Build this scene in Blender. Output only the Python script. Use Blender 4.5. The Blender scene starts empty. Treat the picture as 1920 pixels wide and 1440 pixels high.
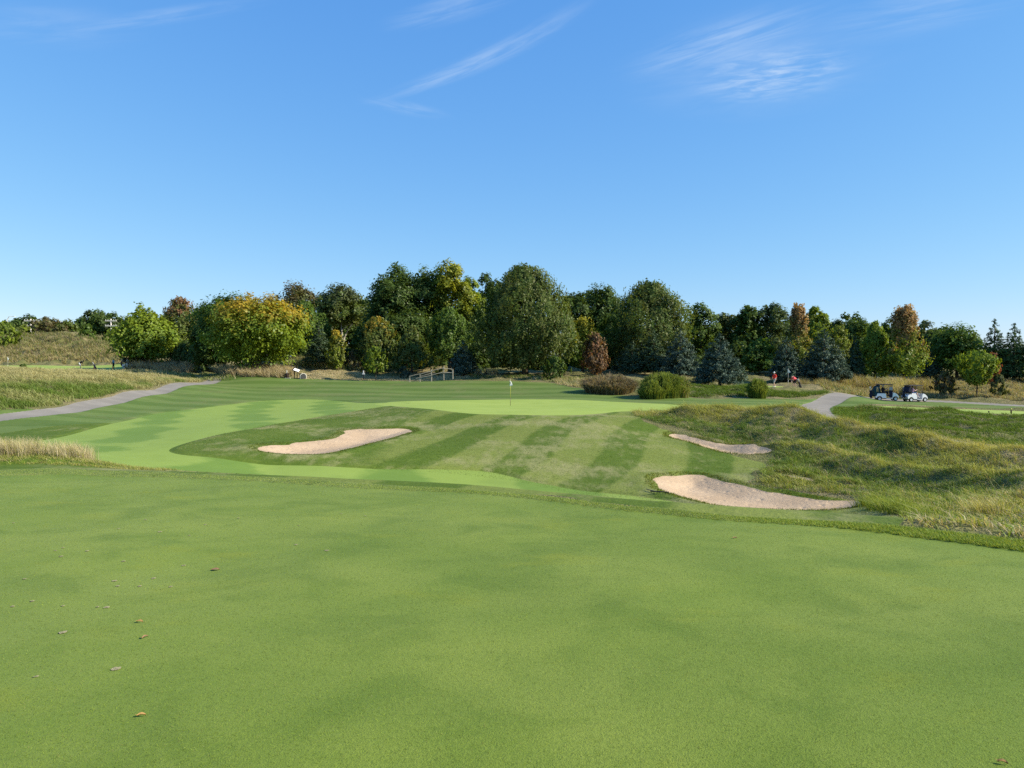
import bpy, bmesh, math, random
import numpy as np
from mathutils import Vector, Matrix

scene = bpy.context.scene
F = 1423.0; CAMZ = 1.6; HOR = 688.0
TH = math.atan((720 - HOR) / F)
cT, sT = math.cos(TH), math.sin(TH)
C = bpy.data.collections.new('place'); scene.collection.children.link(C)

# ------------------------------------------------------------------ camera
cd = bpy.data.cameras.new('camera'); cam = bpy.data.objects.new('camera', cd); C.objects.link(cam)
cam.location = (0, 0, CAMZ); cam.rotation_euler = (math.pi / 2 - TH, 0, 0)
cd.sensor_width = 36; cd.lens = F / 1920 * 36; cd.clip_end = 3000; cd.clip_start = 0.05
scene.camera = cam

def ray(px, py):                      # direction scaled to unit depth along +Y
    a = (px - 960) / F; b = (720 - py) / F
    dy = cT + b * sT; dz = -sT + b * cT
    return a / dy, dz / dy
def pt(px, py, Y):                    # world point seen at a pixel at depth Y
    u, w = ray(px, py); return (u * Y, Y, CAMZ + w * Y)

# ------------------------------------------------------------------ noise
def _hash(ix, iy, seed):
    h = (ix.astype(np.int64) * 374761393 + iy.astype(np.int64) * 668265263 + seed * 1442695041) & 0xffffffff
    h = ((h ^ (h >> 13)) * 1274126177) & 0xffffffff
    return ((h ^ (h >> 16)) & 0xffff) / 65535.0
def vnoise(x, y, seed=0):
    x = np.asarray(x, float); y = np.asarray(y, float)
    ix = np.floor(x); iy = np.floor(y); fx = x - ix; fy = y - iy
    fx = fx * fx * (3 - 2 * fx); fy = fy * fy * (3 - 2 * fy)
    a = _hash(ix, iy, seed); b = _hash(ix + 1, iy, seed); c = _hash(ix, iy + 1, seed); d = _hash(ix + 1, iy + 1, seed)
    return (a * (1 - fx) + b * fx) * (1 - fy) + (c * (1 - fx) + d * fx) * fy
def fbm(x, y, seed=0, oc=3):
    s = 0; a = 1; t = 0
    for k in range(oc):
        s = s + a * vnoise(x * 2 ** k + 17.3 * k, y * 2 ** k - 9.1 * k, seed + k); t += a; a *= .55
    return s / t
def sstep(x, a, b):
    t = np.clip((x - a) / (b - a), 0, 1); return t * t * (3 - 2 * t)

# ------------------------------------------------------------------ survey of the ground: (px, py, depth)
EDGE = [(-900, 15.5), (-300, 15.0), (0, 14.5), (120, 15.0), (300, 14.7), (450, 13.9), (504, 13.7), (650, 13.0), (854, 12.3), (1020, 11.2), (1180, 10.2), (1350, 9.6), (1500, 9.2), (1720, 8.5), (1920, 7.85), (2300, 7.1), (3000, 6.3)]
EDGE = sorted(EDGE)
SL = .036
def edgeY(u):
    return np.interp(u, [(p - 960) / F for p, d in EDGE], [d for p, d in EDGE])
def fringe_w(x, y):
    y = np.maximum(y, 2); return np.interp(x / y, [-.7, -.45, 0, .25, .45, .7], [.0042, .0036, .0030, .0034, .0052, .0075]) * y * y
def plane(x, y):
    return -SL * np.maximum(y, 0) - 0.0016 * x * np.abs(x) * (x > 0) * 0.5 + .010 * x * (x < 0) * 0
G = [
 # low fairway
 (0,868,21.5),(170,876,21.5),(320,893,22),(600,912,21.5),(780,925,20.5),(950,945,20),(1100,958,19.5),(1280,968,19),
 (320,845,30),(500,880,28),(700,897,27.5),(900,905,28),(1000,922,26),(1100,938,25),(1280,962,22),
 (0,832,33),(150,812,40),(300,775,55),(400,762,63),(480,752,73),(560,750,75),(620,751,74),(700,757,64),(540,775,56),(420,795,44),(250,830,34),(150,850,27),(-250,850,30),(-250,900,22),
 # ridge between fairway and bunker
 (420,812,37.5),(500,797,42),(600,781,49),(700,767,55),(800,778,46.5),(840,790,44),(700,785,46.5),(560,810,39.5),(760,795,43),
 # left bunker
 (482,845,31),(560,853,30.5),(620,850,31.5),(700,832,35),(762,812,40),(660,808,40.5),(560,833,34.5),(430,845,30.5),(640,870,29.5),(790,805,42),
 # hill front
 (860,781,45.5),(960,783,45),(1060,783,45),(1130,775,48),(1000,830,36.5),(900,868,31),(1100,870,31.5),(1160,830,36.5),(1200,790,44),(1180,900,28.5),(800,850,32.5),(1080,905,28.3),
 # green
 (720,757,62),(800,768,51),(800,754,65),(960,762,59),(960,752,69),(1120,753,68),(1120,765,55),(1220,769,52),(1320,768,53),(1250,760,60),
 # right side of the hill, bunkers
 (1250,818,41),(1310,822,40),(1440,856,34.5),(1380,855,34.2),(1330,845,35.5),(1290,830,38),(1330,875,31.5),(1400,890,30),
 (1230,908,27.8),(1300,898,30),(1350,903,29.3),(1420,925,27),(1500,938,25.8),(1600,946,24.8),(1600,955,23.8),(1400,956,23.6),(1300,938,25),(1500,958,23.2),(1420,975,20),(1600,978,18),
 (1500,893,29),(1555,900,28),
 # the long rough mound
 (1230,780,48),(1300,781,46.5),(1400,782,45.5),(1500,788,43.5),(1560,797,41.5),(1640,815,38),(1700,828,35.5),(1800,845,32.5),(1920,866,29.5),(2200,900,26),
 (1380,835,38.5),(1500,850,35),(1600,862,32.8),(1700,868,31.3),
 (1460,873,31.6),(1560,872,30.8),(1650,880,29.5),(1750,878,28.5),(1640,915,26.3),(1560,915,27),(1780,920,24),(1920,915,22.5),
 (1700,950,21),(1800,965,17.5),(1900,985,13.5),(1750,985,14),(1680,965,18.5),(2200,960,18),(2200,1010,12),
 # behind the green, mown slope up to the trees
 (-250,800,45),(0,785,45.5),(130,768,53),(215,748,64),(300,735,76),(420,718,97),(560,715,97),(640,715,97),(760,716,96),(960,718,91),(1060,722,88),
 (640,735,84),(800,738,82),(960,738,79),(300,752,66),(120,790,45),(1100,736,77),(1150,746,73),(1250,749,71),(1350,752,69),(1480,756,67),(1400,765,60),(1500,772,57),
 # right cart path and the lawn inside its bend
 (1500,766,61),(1515,782,53.5),(1570,792,49.5),(1640,801,46.5),(1700,813,43),(1800,832,38.5),(1920,852,34.5),(2200,890,30),
 (1560,756,76),(1640,752,86),(1740,753,87),(1830,757,84),(1920,762,80),(2200,775,74),
 (1700,768,68),(1920,780,62),(1620,778,60),(1780,785,56),(1920,800,52),(1750,805,47),(1900,830,41),(2200,830,45),
 # bank right of the clump, people
 (1270,735,75),(1290,728,82),(1400,730,84),(1450,727,89),(1500,728,89),(1560,734,84),(1600,742,80),(1400,748,74.5),(1300,747,75),(1330,722,92),(1420,722,96),(1560,725,95),
 (1650,728,100),(1800,727,100),(1920,728,100),(1700,712,108),(1920,708,112),(2200,712,112),(1660,745,90),(1900,745,90),
 (1210,735,79),(1100,712,92),(1060,708,98),(1180,715,92),(1300,712,100),(1400,714,104),
 # foot of the woods
 (985,708,98),(870,704,103),(760,702,108),(700,700,110),(600,692,112),(500,692,108),(450,695,104),(1120,703,103),(1220,703,104),(1340,708,100),(1480,706,104),(1550,708,104),
 (600,680,130),(760,688,130),(960,690,130),(1200,692,130),(1400,694,130),(1600,696,130),(1800,697,130),(2200,700,130),
 (600,680,200),(960,684,200),(1400,684,200),(1900,686,200),(2300,686,200),(600,683,400),(1200,684,400),(2300,686,400),
 # left bank, the far green, the mound
 (0,772,47),(130,752,56),(230,735,67),(330,722,80),(0,716,58),(100,712,66),(200,712,74),(300,713,84),(-250,716,50),
 (0,702,85),(100,700,90),(240,699,116),(330,705,104),(400,702,112),(0,692,128),(150,691,134),(230,690,136),(0,683,148),(150,681,150),(260,678,146),(-300,690,130),
 (330,690,122),(400,688,128),(340,672,140),(270,674,140),
 (0,655,166),(80,650,168),(150,652,168),(225,664,162),(0,637,182),(50,631,186),(110,628,188),(180,633,186),(235,648,182),(-200,650,182),(-400,660,180),
 (0,650,260),(150,650,260),(300,672,240),(0,660,400),(400,680,400),(-300,670,400),(-800,690,100),(-800,690,200),
]
P = np.array([(ray(a, b)[0], math.log(d), pt(a, b, d)[2]) for a, b, d in G] +
             [((p - 960) / F, math.log(d + 1.2), float(plane((p - 960) / F * (d + 1.2), d + 1.2)) - .03) for p, d in EDGE[1:-1]])
def _tps(d2): return np.where(d2 > 1e-12, d2 * np.log(np.maximum(d2, 1e-12)), 0)
_A = P[:, :2] * np.array([1.6, 1.0])
n = len(P)
K = _tps(((_A[:, None] - _A[None]) ** 2).sum(-1)) + np.eye(n) * 0.004
Pm = np.c_[np.ones(n), _A]
M_ = np.block([[K, Pm], [Pm.T, np.zeros((3, 3))]])
W_ = np.linalg.solve(M_, np.r_[P[:, 2], 0, 0, 0])
def tps(u, v):
    u = np.clip(u, -1.0, 1.0); v = np.clip(v, math.log(6), math.log(420))
    q = np.c_[u.ravel() * 1.6, v.ravel()]; out = np.empty(len(q))
    for i in range(0, len(q), 20000):
        s = q[i:i + 20000]; d2 = ((s[:, None] - _A[None]) ** 2).sum(-1)
        out[i:i + 20000] = _tps(d2) @ W_[:n] + W_[n] + s @ W_[n + 1:]
    return out.reshape(u.shape)

# ------------------------------------------------------------------ outlines in plan
def catmull(pts, closed=True, k=5):
    p = np.array(pts, float); N = len(p); out = []
    for i in range(N if closed else N - 1):
        a, b, c, d = [p[j % N] if closed else p[min(max(j, 0), N - 1)] for j in (i - 1, i, i + 1, i + 2)]
        for t in np.arange(k) / k:
            out.append(.5 * ((2 * b) + (-a + c) * t + (2 * a - 5 * b + 4 * c - d) * t * t + (-a + 3 * b - 3 * c + d) * t ** 3))
    if not closed: out.append(p[-1])
    return np.array(out)
def plan(pts, smooth=True):                     # (px, depth) -> smoothed xy outline
    q = [((p - 960) / F * d, d) for p, d in pts]
    return catmull(q) if smooth else np.array(q)
def inside(poly, x, y):
    c = np.zeros(x.shape, bool); N = len(poly)
    for i in range(N):
        x1, y1 = poly[i]; x2, y2 = poly[(i + 1) % N]
        if y1 == y2: continue
        c ^= ((y1 > y) != (y2 > y)) & (x < (x2 - x1) * (y - y1) / (y2 - y1) + x1)
    return c
def sdf(poly, x, y, maxd=1e9):                  # negative inside
    best = np.full(x.shape, 1e18); N = len(poly)
    for i in range(N):
        x1, y1 = poly[i]; x2, y2 = poly[(i + 1) % N]; dx, dy = x2 - x1, y2 - y1
        t = np.clip(((x - x1) * dx + (y - y1) * dy) / (dx * dx + dy * dy + 1e-12), 0, 1)
        best = np.minimum(best, (x - x1 - t * dx) ** 2 + (y - y1 - t * dy) ** 2)
    return np.where(inside(poly, x, y), -1, 1) * np.sqrt(best)
def ribbon(pts, w):
    q = catmull([((p - 960) / F * d, d) for p, d in pts], False, 6)
    t = np.gradient(q, axis=0); t /= np.linalg.norm(t, axis=1)[:, None]; nn = np.c_[-t[:, 1], t[:, 0]]
    w = np.interp(np.linspace(0, 1, len(q)), np.linspace(0, 1, len(w)), w)[:, None] / 2
    return np.r_[q + nn * w, (q - nn * w)[::-1]]

Z = {}
Z['fairway'] = plan([(-700,40),(-250,37),(0,33),(90,36.5),(160,41),(230,47.5),(300,55),(400,63),(480,72),(550,75),(620,74),(700,65),(760,61),(740,57.5),(700,55.5),(600,48.5),(500,41.5),(420,37),(350,33),(316,30.3),(335,29),(400,28.8),(500,28.6),(700,29.0),(900,29.6),(1000,28.0),(1100,26.6),(1190,25.4),(1300,23.2),(1300,20),(1290,17.5),(1150,15),(900,16),(500,18),(200,19),(0,20),(-400,22)])
Z['putting_green'] = plan([(705,62),(760,65),(860,69),(1000,70),(1120,68),(1200,63.5),(1260,59.5),(1330,55),(1290,52.5),(1210,51),(1160,49.5),(1120,47),(1060,45.8),(960,46),(880,46.5),(820,49),(770,52.5),(720,58)])
Z['bunker_left'] = plan([(478,31.6),(500,30.6),(560,30.4),(610,31),(650,32.6),(700,35.0),(740,37.7),(772,40.4),(760,41.2),(700,40.8),(655,40.2),(640,38.3),(615,36.1),(560,34.6),(520,33)])
Z['bunker_mid'] = plan([(1254,41),(1266,41.5),(1312,39.7),(1370,37.3),(1430,35.5),(1445,34.6),(1400,34.5),(1355,35.0),(1322,36.5),(1288,38.4),(1262,40.0)])
Z['bunker_right'] = plan([(1228,27.6),(1240,29),(1280,30),(1330,29.7),(1370,28.3),(1420,27),(1480,26.1),(1540,25.3),(1610,24.6),(1600,23.3),(1520,22.7),(1430,22.9),(1360,23.4),(1300,24.5),(1250,26.0)])
Z['sand_scar'] = plan([(1456,29.3),(1485,29.25),(1520,28.7),(1532,28.3),(1500,28.6),(1475,28.9)])
Z['path_left'] = ribbon([(-800,30),(-300,40),(0,45.5),(100,50),(215,62.5),(310,77),(388,94),(425,106),(455,118),(480,128)], [2.1, 1.9, 1.8, 1.8, 1.8, 1.6, 1.5])
Z['path_right'] = ribbon([(2900,60),(2200,73),(1920,80),(1830,84),(1740,87),(1650,87),(1590,83),(1550,75),(1530,66),(1536,57),(1580,50),(1650,45.2),(1740,41),(1850,37),(2000,33),(2400,27)], [2.6, 2.6, 2.6, 2.4, 2.1, 2.1, 2.1])
Z['tee_strip'] = plan([(1600,70.5),(1700,72),(1800,71),(1950,69.5),(2300,66),(2300,58),(1950,61.5),(1800,64),(1700,66.5)])
Z['far_green_right'] = plan([(1285,87),(1310,90),(1400,91),(1450,91),(1470,89),(1440,86.5),(1400,86),(1320,86)])
Z['far_green_left'] = plan([(-400,118),(0,119),(120,119),(235,121),(232,141),(120,144),(0,144),(-400,138)])
Z['mown_rough'] = plan([(-900,30),(-300,42.5),(0,47),(130,53.5),(230,66),(320,80),(400,96),(440,102),(520,99),(640,98),(760,97),(860,95),(960,92),(1040,89),(1085,82),(1130,76.5),(1170,74.5),(1260,73),(1400,74),(1500,76),(1570,82),(1650,86.5),(1740,87),(1900,82),(1920,74),(1700,76),(1580,69),(1572,62),(1580,55),(1600,48.5),(1580,48.5),(1520,52),(1460,56),(1400,55),(1330,52),(1270,50.5),(1215,48.5),(1200,46),(1215,43.8),(1240,42.3),(1290,38),(1390,33.5),(1440,31),(1400,28),(1490,26.2),(1610,24.4),(1640,21.5),(1700,17),(1715,13),(1700,9.5),(1600,9),(1200,10.5),(900,12.5),(500,14),(0,15.2),(-400,16),(-900,17)], True)
# dry-tussock shoulder that stands on the mown zone at the near left
Z['dry_tuft'] = plan([(-400,19.5),(0,19.8),(130,19.6),(185,18.8),(150,17.6),(60,17.2),(-100,17),(-400,17)])

CRU, CRY = [-.1, .19, .24, .31, .38, .42, .48, .52, .59, .68, .9], [49, 47.8, 46.3, 45.3, 43.3, 41.2, 37.8, 35.3, 32.3, 29.3, 26]
BUNK = ('bunker_left', 'bunker_mid', 'bunker_right', 'sand_scar')
def height(x, y):
    x = np.asarray(x, float); y = np.asarray(y, float)
    yy = np.maximum(y, 2.0); u = x / yy; e = edgeY(u)
    pl = plane(x, y)
    t = tps(u, np.log(yy))
    k = sstep(y, e + .35, e + 2.3)
    z = pl * (1 - k) + t * k
    # left shoulder carrying the dry tuft
    z = z + .28 * np.exp(-((y - 17.8) / 1.6) ** 2) * sstep(-x, 8.0, 11.5)
    out = np.maximum(sdf(Z['mown_rough'], x, y), 0)
    out = np.minimum(out, np.maximum(sdf(Z['tee_strip'], x, y), 0))
    rw = sstep(out, .3, 3.0) * sstep(y - e, 1.0, 4.0)
    for k_ in ('path_left', 'path_right', 'far_green_left', 'far_green_right'):
        rw = rw * sstep(sdf(Z[k_], x, y), .1, 1.8)
    z = z + rw * ((fbm(x / 3.2, y / 3.2, 3) - .5) * 1.15 + (fbm(x / .9, y / .9, 8) - .5) * .25) * (1 + sstep(y, 90, 180) * 1.5)
    z = z + sstep(y - e, .5, 3) * (fbm(x / 9, y / 9, 5, 2) - .5) * .16
    z = z + ((fbm(x / 2.6 + 5, y / 1.9, 15, 2) - .5) * .085 + (fbm(x / .9 + 5, y / .7, 16, 2) - .5) * .016) * (1 - k)
    # fringe strip stands a little proud of the close-mown turf
    z = z + .018 * sstep(y - e, -.04, .06)
    z = z + .05 * np.clip(sstep(-sdf(Z['fairway'], x, y) * -1, .0, .35), 0, 1) * (y > e + 2)
    rel = y / np.interp(u, CRU, CRY); msk = sstep(u, .17, .26)
    z = z + msk * rw * (.42 * np.exp(-((rel - 1.0) / .035) ** 2) - .30 * np.exp(-((rel - .89) / .04) ** 2) + .22 * np.exp(-((rel - .80) / .03) ** 2) - .20 * np.exp(-((rel - .72) / .04) ** 2))
    for b in BUNK:
        s = sdf(Z[b], x, y); dp = .20 if b != 'sand_scar' else .08
        z = z - dp * sstep(-s, -.05, 1.3) + (.06) * np.exp(-((s - .45) / .40) ** 2)
    for k_ in ('path_left', 'path_right'):
        s = sdf(Z[k_], x, y); z = z - .05 * (1 - sstep(s, 0, .15))
    return z

# ------------------------------------------------------------------ the ground sheet, split along the outlines
_ys = np.r_[np.linspace(-14, 1.2, 14), np.exp(np.linspace(math.log(1.4), math.log(14), 190)), np.exp(np.linspace(math.log(14.08), math.log(205), 430)), np.exp(np.linspace(math.log(208), math.log(900), 40))]
_us = np.r_[np.linspace(-2.2, -.80, 24), np.linspace(-.785, .785, 640), np.linspace(.80, 2.2, 24)]
YY, UU = np.meshgrid(_ys, _us, indexing='ij')
XX = UU * np.maximum(YY, 3.0)
ZZ = height(XX, YY)
def zg(x, y):                                  # ground height, read off the sheet
    x = np.atleast_1d(np.asarray(x, float)); y = np.atleast_1d(np.asarray(y, float))
    u = x / np.maximum(y, 3.0)
    i = np.clip(np.searchsorted(_ys, y) - 1, 0, len(_ys) - 2); j = np.clip(np.searchsorted(_us, u) - 1, 0, len(_us) - 2)
    fy = np.clip((y - _ys[i]) / (_ys[i + 1] - _ys[i]), 0, 1); fu = np.clip((u - _us[j]) / (_us[j + 1] - _us[j]), 0, 1)
    return (ZZ[i, j] * (1 - fy) + ZZ[i + 1, j] * fy) * (1 - fu) + (ZZ[i, j + 1] * (1 - fy) + ZZ[i + 1, j + 1] * fy) * fu
def zg1(x, y): return float(zg(x, y)[0])

NR, NC = YY.shape
V = np.c_[XX.ravel(), YY.ravel(), ZZ.ravel()]
idx = np.arange(NR * NC).reshape(NR, NC)
q = np.c_[idx[:-1, :-1].ravel(), idx[:-1, 1:].ravel(), idx[1:, 1:].ravel(), idx[1:, :-1].ravel()]
T = np.r_[q[:, [0, 1, 2]], q[:, [0, 2, 3]]]

def cut(V, T, fields, zone, sval, name_new):
    """split triangles of sheet along sval=0; those with sval<0 get zone name_new"""
    s = sval.copy(); s[np.abs(s) < 1e-4] = 1e-4
    neg = s[T] < 0; cnt = neg.sum(1)
    zone = zone.copy()
    full = cnt == 3; zone[full] = name_new
    cr = np.where((cnt == 1) | (cnt == 2))[0]
    newV = []; newT = []; newZ = []; cache = {}; base = len(V)
    def mid(a, b):
        k = (a, b) if a < b else (b, a)
        if k not in cache:
            t = s[a] / (s[a] - s[b]); newV.append(V[a] * (1 - t) + V[b] * t); cache[k] = base + len(newV) - 1
        return cache[k]
    for f in cr:
        t = T[f]; ng = neg[f]; single = int(np.where(ng)[0][0]) if cnt[f] == 1 else int(np.where(~ng)[0][0])
        a, b, c = int(t[single]), int(t[(single + 1) % 3]), int(t[(single + 2) % 3])
        ab, ac = mid(a, b), mid(a, c)
        za, zb = (name_new, zone[f]) if cnt[f] == 1 else (zone[f], name_new)
        newT += [(a, ab, ac), (ab, b, c), (ab, c, ac)]; newZ += [za, zb, zb]
    keep = np.ones(len(T), bool); keep[cr] = False
    if newT:
        V = np.r_[V, np.array(newV)]; T = np.r_[T[keep], np.array(newT)]; zone = np.r_[zone[keep], np.array(newZ)]
    return V, T, zone
zone = np.zeros(len(T), int)
ORDER = [('mown_rough', 1), ('fairway', 2), ('putting_green', 3), ('tee_strip', 4), ('far_green_left', 4), ('far_green_right', 4), ('bunker_left', 5), ('bunker_mid', 5), ('bunker_right', 5), ('sand_scar', 5), ('path_left', 6), ('path_right', 6)]
for nm, zi in ORDER:
    px_, py_ = Z[nm][:, 0], Z[nm][:, 1]
    s = np.full(len(V), 1.0); m = (V[:, 0] > px_.min() - 3) & (V[:, 0] < px_.max() + 3) & (V[:, 1] > py_.min() - 3) & (V[:, 1] < py_.max() + 3)
    xx, yy = V[m, 0], V[m, 1]
    w = 0
    if nm in BUNK: w = (fbm(xx * 1.1, yy * 1.1, 21, 3) - .5) * .45
    elif nm == 'mown_rough': w = (fbm(xx * .5, yy * .5, 22, 3) - .5) * 1.6 * (yy > 11)
    elif nm in ('path_left', 'path_right'): w = (fbm(xx * 1.5, yy * 1.5, 23, 2) - .5) * .10
    s[m] = sdf(Z[nm], xx, yy) + w
    V, T, zone = cut(V, T, None, zone, s, zi)
# near turf and its fringe
s = V[:, 1] - edgeY(V[:, 0] / np.maximum(V[:, 1], 2)) - .0
wv = (fbm(V[:, 0] * 3, V[:, 1] * 3, 24, 2) - .5) * .10
V, T, zone = cut(V, T, None, zone, s - fringe_w(V[:, 0], V[:, 1]) + wv * .5, 7)
s = V[:, 1] - edgeY(V[:, 0] / np.maximum(V[:, 1], 2)) + (fbm(V[:, 0] * 3, V[:, 1] * 3, 25, 2) - .5) * .07
V, T, zone = cut(V, T, None, zone, s, 8)
# ------------------------------------------------------------------ object helpers
def tag(o, label=None, cat=None, group=None, kind=None):
    if label: o['label'] = label
    if cat: o['category'] = cat
    if group: o['group'] = group
    if kind: o['kind'] = kind
    return o
def empty(name, loc, rz=0.0):
    o = bpy.data.objects.new(name, None); C.objects.link(o); o.location = loc; o.rotation_euler = (0, 0, rz); o.empty_display_size = .3
    return o
def link(name, me, mat=None, parent=None):
    o = bpy.data.objects.new(name, me); C.objects.link(o)
    if mat is not None: me.materials.append(mat)
    if parent is not None: o.parent = parent
    return o
def np_mesh(name, verts, faces, col=None, smooth=False):
    """faces: (n,3) or (n,4) array; col: per-vertex rgb"""
    me = bpy.data.meshes.new(name); verts = np.asarray(verts, np.float32); faces = np.asarray(faces, np.int32)
    k = faces.shape[1]; nf = len(faces)
    me.vertices.add(len(verts)); me.vertices.foreach_set('co', verts.ravel())
    me.loops.add(nf * k); me.loops.foreach_set('vertex_index', faces.ravel())
    me.polygons.add(nf); me.polygons.foreach_set('loop_start', np.arange(nf, dtype=np.int32) * k)
    if smooth: me.polygons.foreach_set('use_smooth', np.ones(nf, bool))
    me.update(calc_edges=True)
    if col is not None:
        a = me.color_attributes.new('Col', 'FLOAT_COLOR', 'POINT')
        a.data.foreach_set('color', np.c_[np.asarray(col, np.float32), np.ones(len(verts), np.float32)].ravel())
    return me

# ------------------------------------------------------------------ materials
class NT:
    def __init__(s, name):
        s.m = bpy.data.materials.new(name); s.m.use_nodes = True; s.t = s.m.node_tree; s.t.nodes.clear()
        s.out = s.n('ShaderNodeOutputMaterial')
    def n(s, t, **k):
        x = s.t.nodes.new(t)
        for a, b in k.items(): setattr(x, a, b)
        return x
    def l(s, a, b): s.t.links.new(a, b)
    def val(s, sock, v):
        if hasattr(v, 'is_output') or isinstance(v, bpy.types.NodeSocket): s.l(v, sock)
        else: sock.default_value = v
    def math(s, op, a, b=0.0, c=0.0):
        x = s.n('ShaderNodeMath', operation=op); s.val(x.inputs[0], a); s.val(x.inputs[1], b); s.val(x.inputs[2], c); return x.outputs[0]
    def mix(s, f, a, b, blend='MIX'):
        x = s.n('ShaderNodeMix', data_type='RGBA', blend_type=blend); s.val(x.inputs[0], f)
        s.val(x.inputs[6], a if not isinstance(a, tuple) else (*a, 1)); s.val(x.inputs[7], b if not isinstance(b, tuple) else (*b, 1)); return x.outputs[2]
    def noise(s, vec, scale, detail=3, rough=.55, dist=0.0):
        x = s.n('ShaderNodeTexNoise'); s.l(vec, x.inputs['Vector']); x.inputs['Scale'].default_value = scale; x.inputs['Detail'].default_value = detail
        x.inputs['Roughness'].default_value = rough; x.inputs['Distortion'].default_value = dist; return x.outputs['Fac']
    def mr(s, v, a, b, c=0.0, d=1.0):
        x = s.n('ShaderNodeMapRange'); x.interpolation_type = 'SMOOTHSTEP'; s.val(x.inputs[0], v)
        for i, q in enumerate((a, b, c, d)): x.inputs[1 + i].default_value = q
        return x.outputs[0]
    def obj(s, scale=(1, 1, 1), rot=(0, 0, 0)):
        tc = s.n('ShaderNodeTexCoord'); mp = s.n('ShaderNodeMapping'); s.l(tc.outputs['Object'], mp.inputs[0])
        mp.inputs['Scale'].default_value = scale; mp.inputs['Rotation'].default_value = rot; return mp.outputs[0]
    def finish(s, col, rough=.8, bump=None, bstr=.3, bdist=.02, spec=.3, metal=0, coat=0):
        b = s.n('ShaderNodeBsdfPrincipled'); s.val(b.inputs['Base Color'], col if not isinstance(col, tuple) else (*col, 1))
        s.val(b.inputs['Roughness'], rough); b.inputs['Specular IOR Level'].default_value = spec; b.inputs['Metallic'].default_value = metal
        b.inputs['Coat Weight'].default_value = coat
        if bump is not None:
            u = s.n('ShaderNodeBump'); u.inputs['Strength'].default_value = bstr; u.inputs['Distance'].default_value = bdist; s.l(bump, u.inputs['Height']); s.l(u.outputs[0], b.inputs['Normal'])
        s.l(b.outputs[0], s.out.inputs[0]); return s.m

def turf(name, base, light, dark, yellow, streak=1.0, stripes=None, band=None, bstr=.5, sheenw=0.0, grain=90, patch=.35, dry=None, dryamt=0.0, sheen=0.0):
    t = NT(name); v = t.obj()
    a = t.mr(t.noise(v, patch, 4, .6), .32, .68); c = t.mix(a, base, light)
    b2 = t.mr(t.noise(v, patch * 2.6, 4, .6, .6), .42, .72); c = t.mix(t.math('MULTIPLY', b2, .7), c, dark)
    y = t.mr(t.noise(t.obj((1, 1.7, 1), (0, 0, .5)), patch * 1.9, 3, .6), .55, .75); c = t.mix(t.math('MULTIPLY', y, .6), c, yellow)
    if stripes:
        for (ang, per, amt, cd, cl) in stripes:
            w = t.n('ShaderNodeTexWave', wave_type='BANDS', bands_direction='X'); t.l(t.obj((1, 1, 1), (0, 0, ang)), w.inputs[0])
            w.inputs['Scale'].default_value = 2 * math.pi / per / 20.0 * 1.0; w.inputs['Distortion'].default_value = 1.1; w.inputs['Detail'].default_value = 2; w.inputs['Detail Scale'].default_value = 3.0 / max(w.inputs['Scale'].default_value * 20, 1)
            f = t.mr(w.outputs['Fac'], .30, .70)
            f = t.math('MULTIPLY', f, t.mr(t.noise(v, .12, 2), .3, .6, .45, 1.0))
            c = t.mix(t.math('MULTIPLY', t.math('SUBTRACT', 1.0, f), amt), c, cd); c = t.mix(t.math('MULTIPLY', f, amt * .8), c, cl)
    if band:
        at = t.n('ShaderNodeAttribute', attribute_name='band'); f = t.mr(t.math('ADD', at.outputs['Fac'], t.math('MULTIPLY', t.math('SUBTRACT', t.noise(v, 1.3, 4, .7), .5), .42)), .38, .62)
        c = t.mix(t.math('MULTIPLY', t.math('SUBTRACT', 1.0, f), band[0]), c, band[1]); c = t.mix(t.math('MULTIPLY', f, band[0] * .8), c, band[2])
    if dry:
        d = t.mr(t.math('ADD', t.noise(v, .22, 3), t.math('MULTIPLY', t.noise(t.obj((1, .35, 1), (0, 0, -.9)), 2.2, 4, .65), .5)), .72, .95)
        c = t.mix(t.math('MULTIPLY', d, dryamt), c, dry)
    g = t.noise(v, grain, 2, .7); g2 = t.noise(v, grain * .28, 3, .7)
    c = t.mix(t.mr(g, .3, .75, 0, .34), c, dark); c = t.mix(t.mr(g2, .45, .8, 0, .28 * streak), c, light)
    c = t.mix(t.mr(g2, .52, .25, 0, .35 * streak), c, dark)
    m_ = t.finish(c, .85, t.math('ADD', g, g2), bstr, .018, .15)
    if sheenw:
        b_ = [q for q in t.t.nodes if q.type == 'BSDF_PRINCIPLED'][0]; b_.inputs['Sheen Weight'].default_value = sheenw; b_.inputs['Sheen Roughness'].default_value = .45; b_.inputs['Sheen Tint'].default_value = (.85, 1, .62, 1)
    return m_

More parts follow.
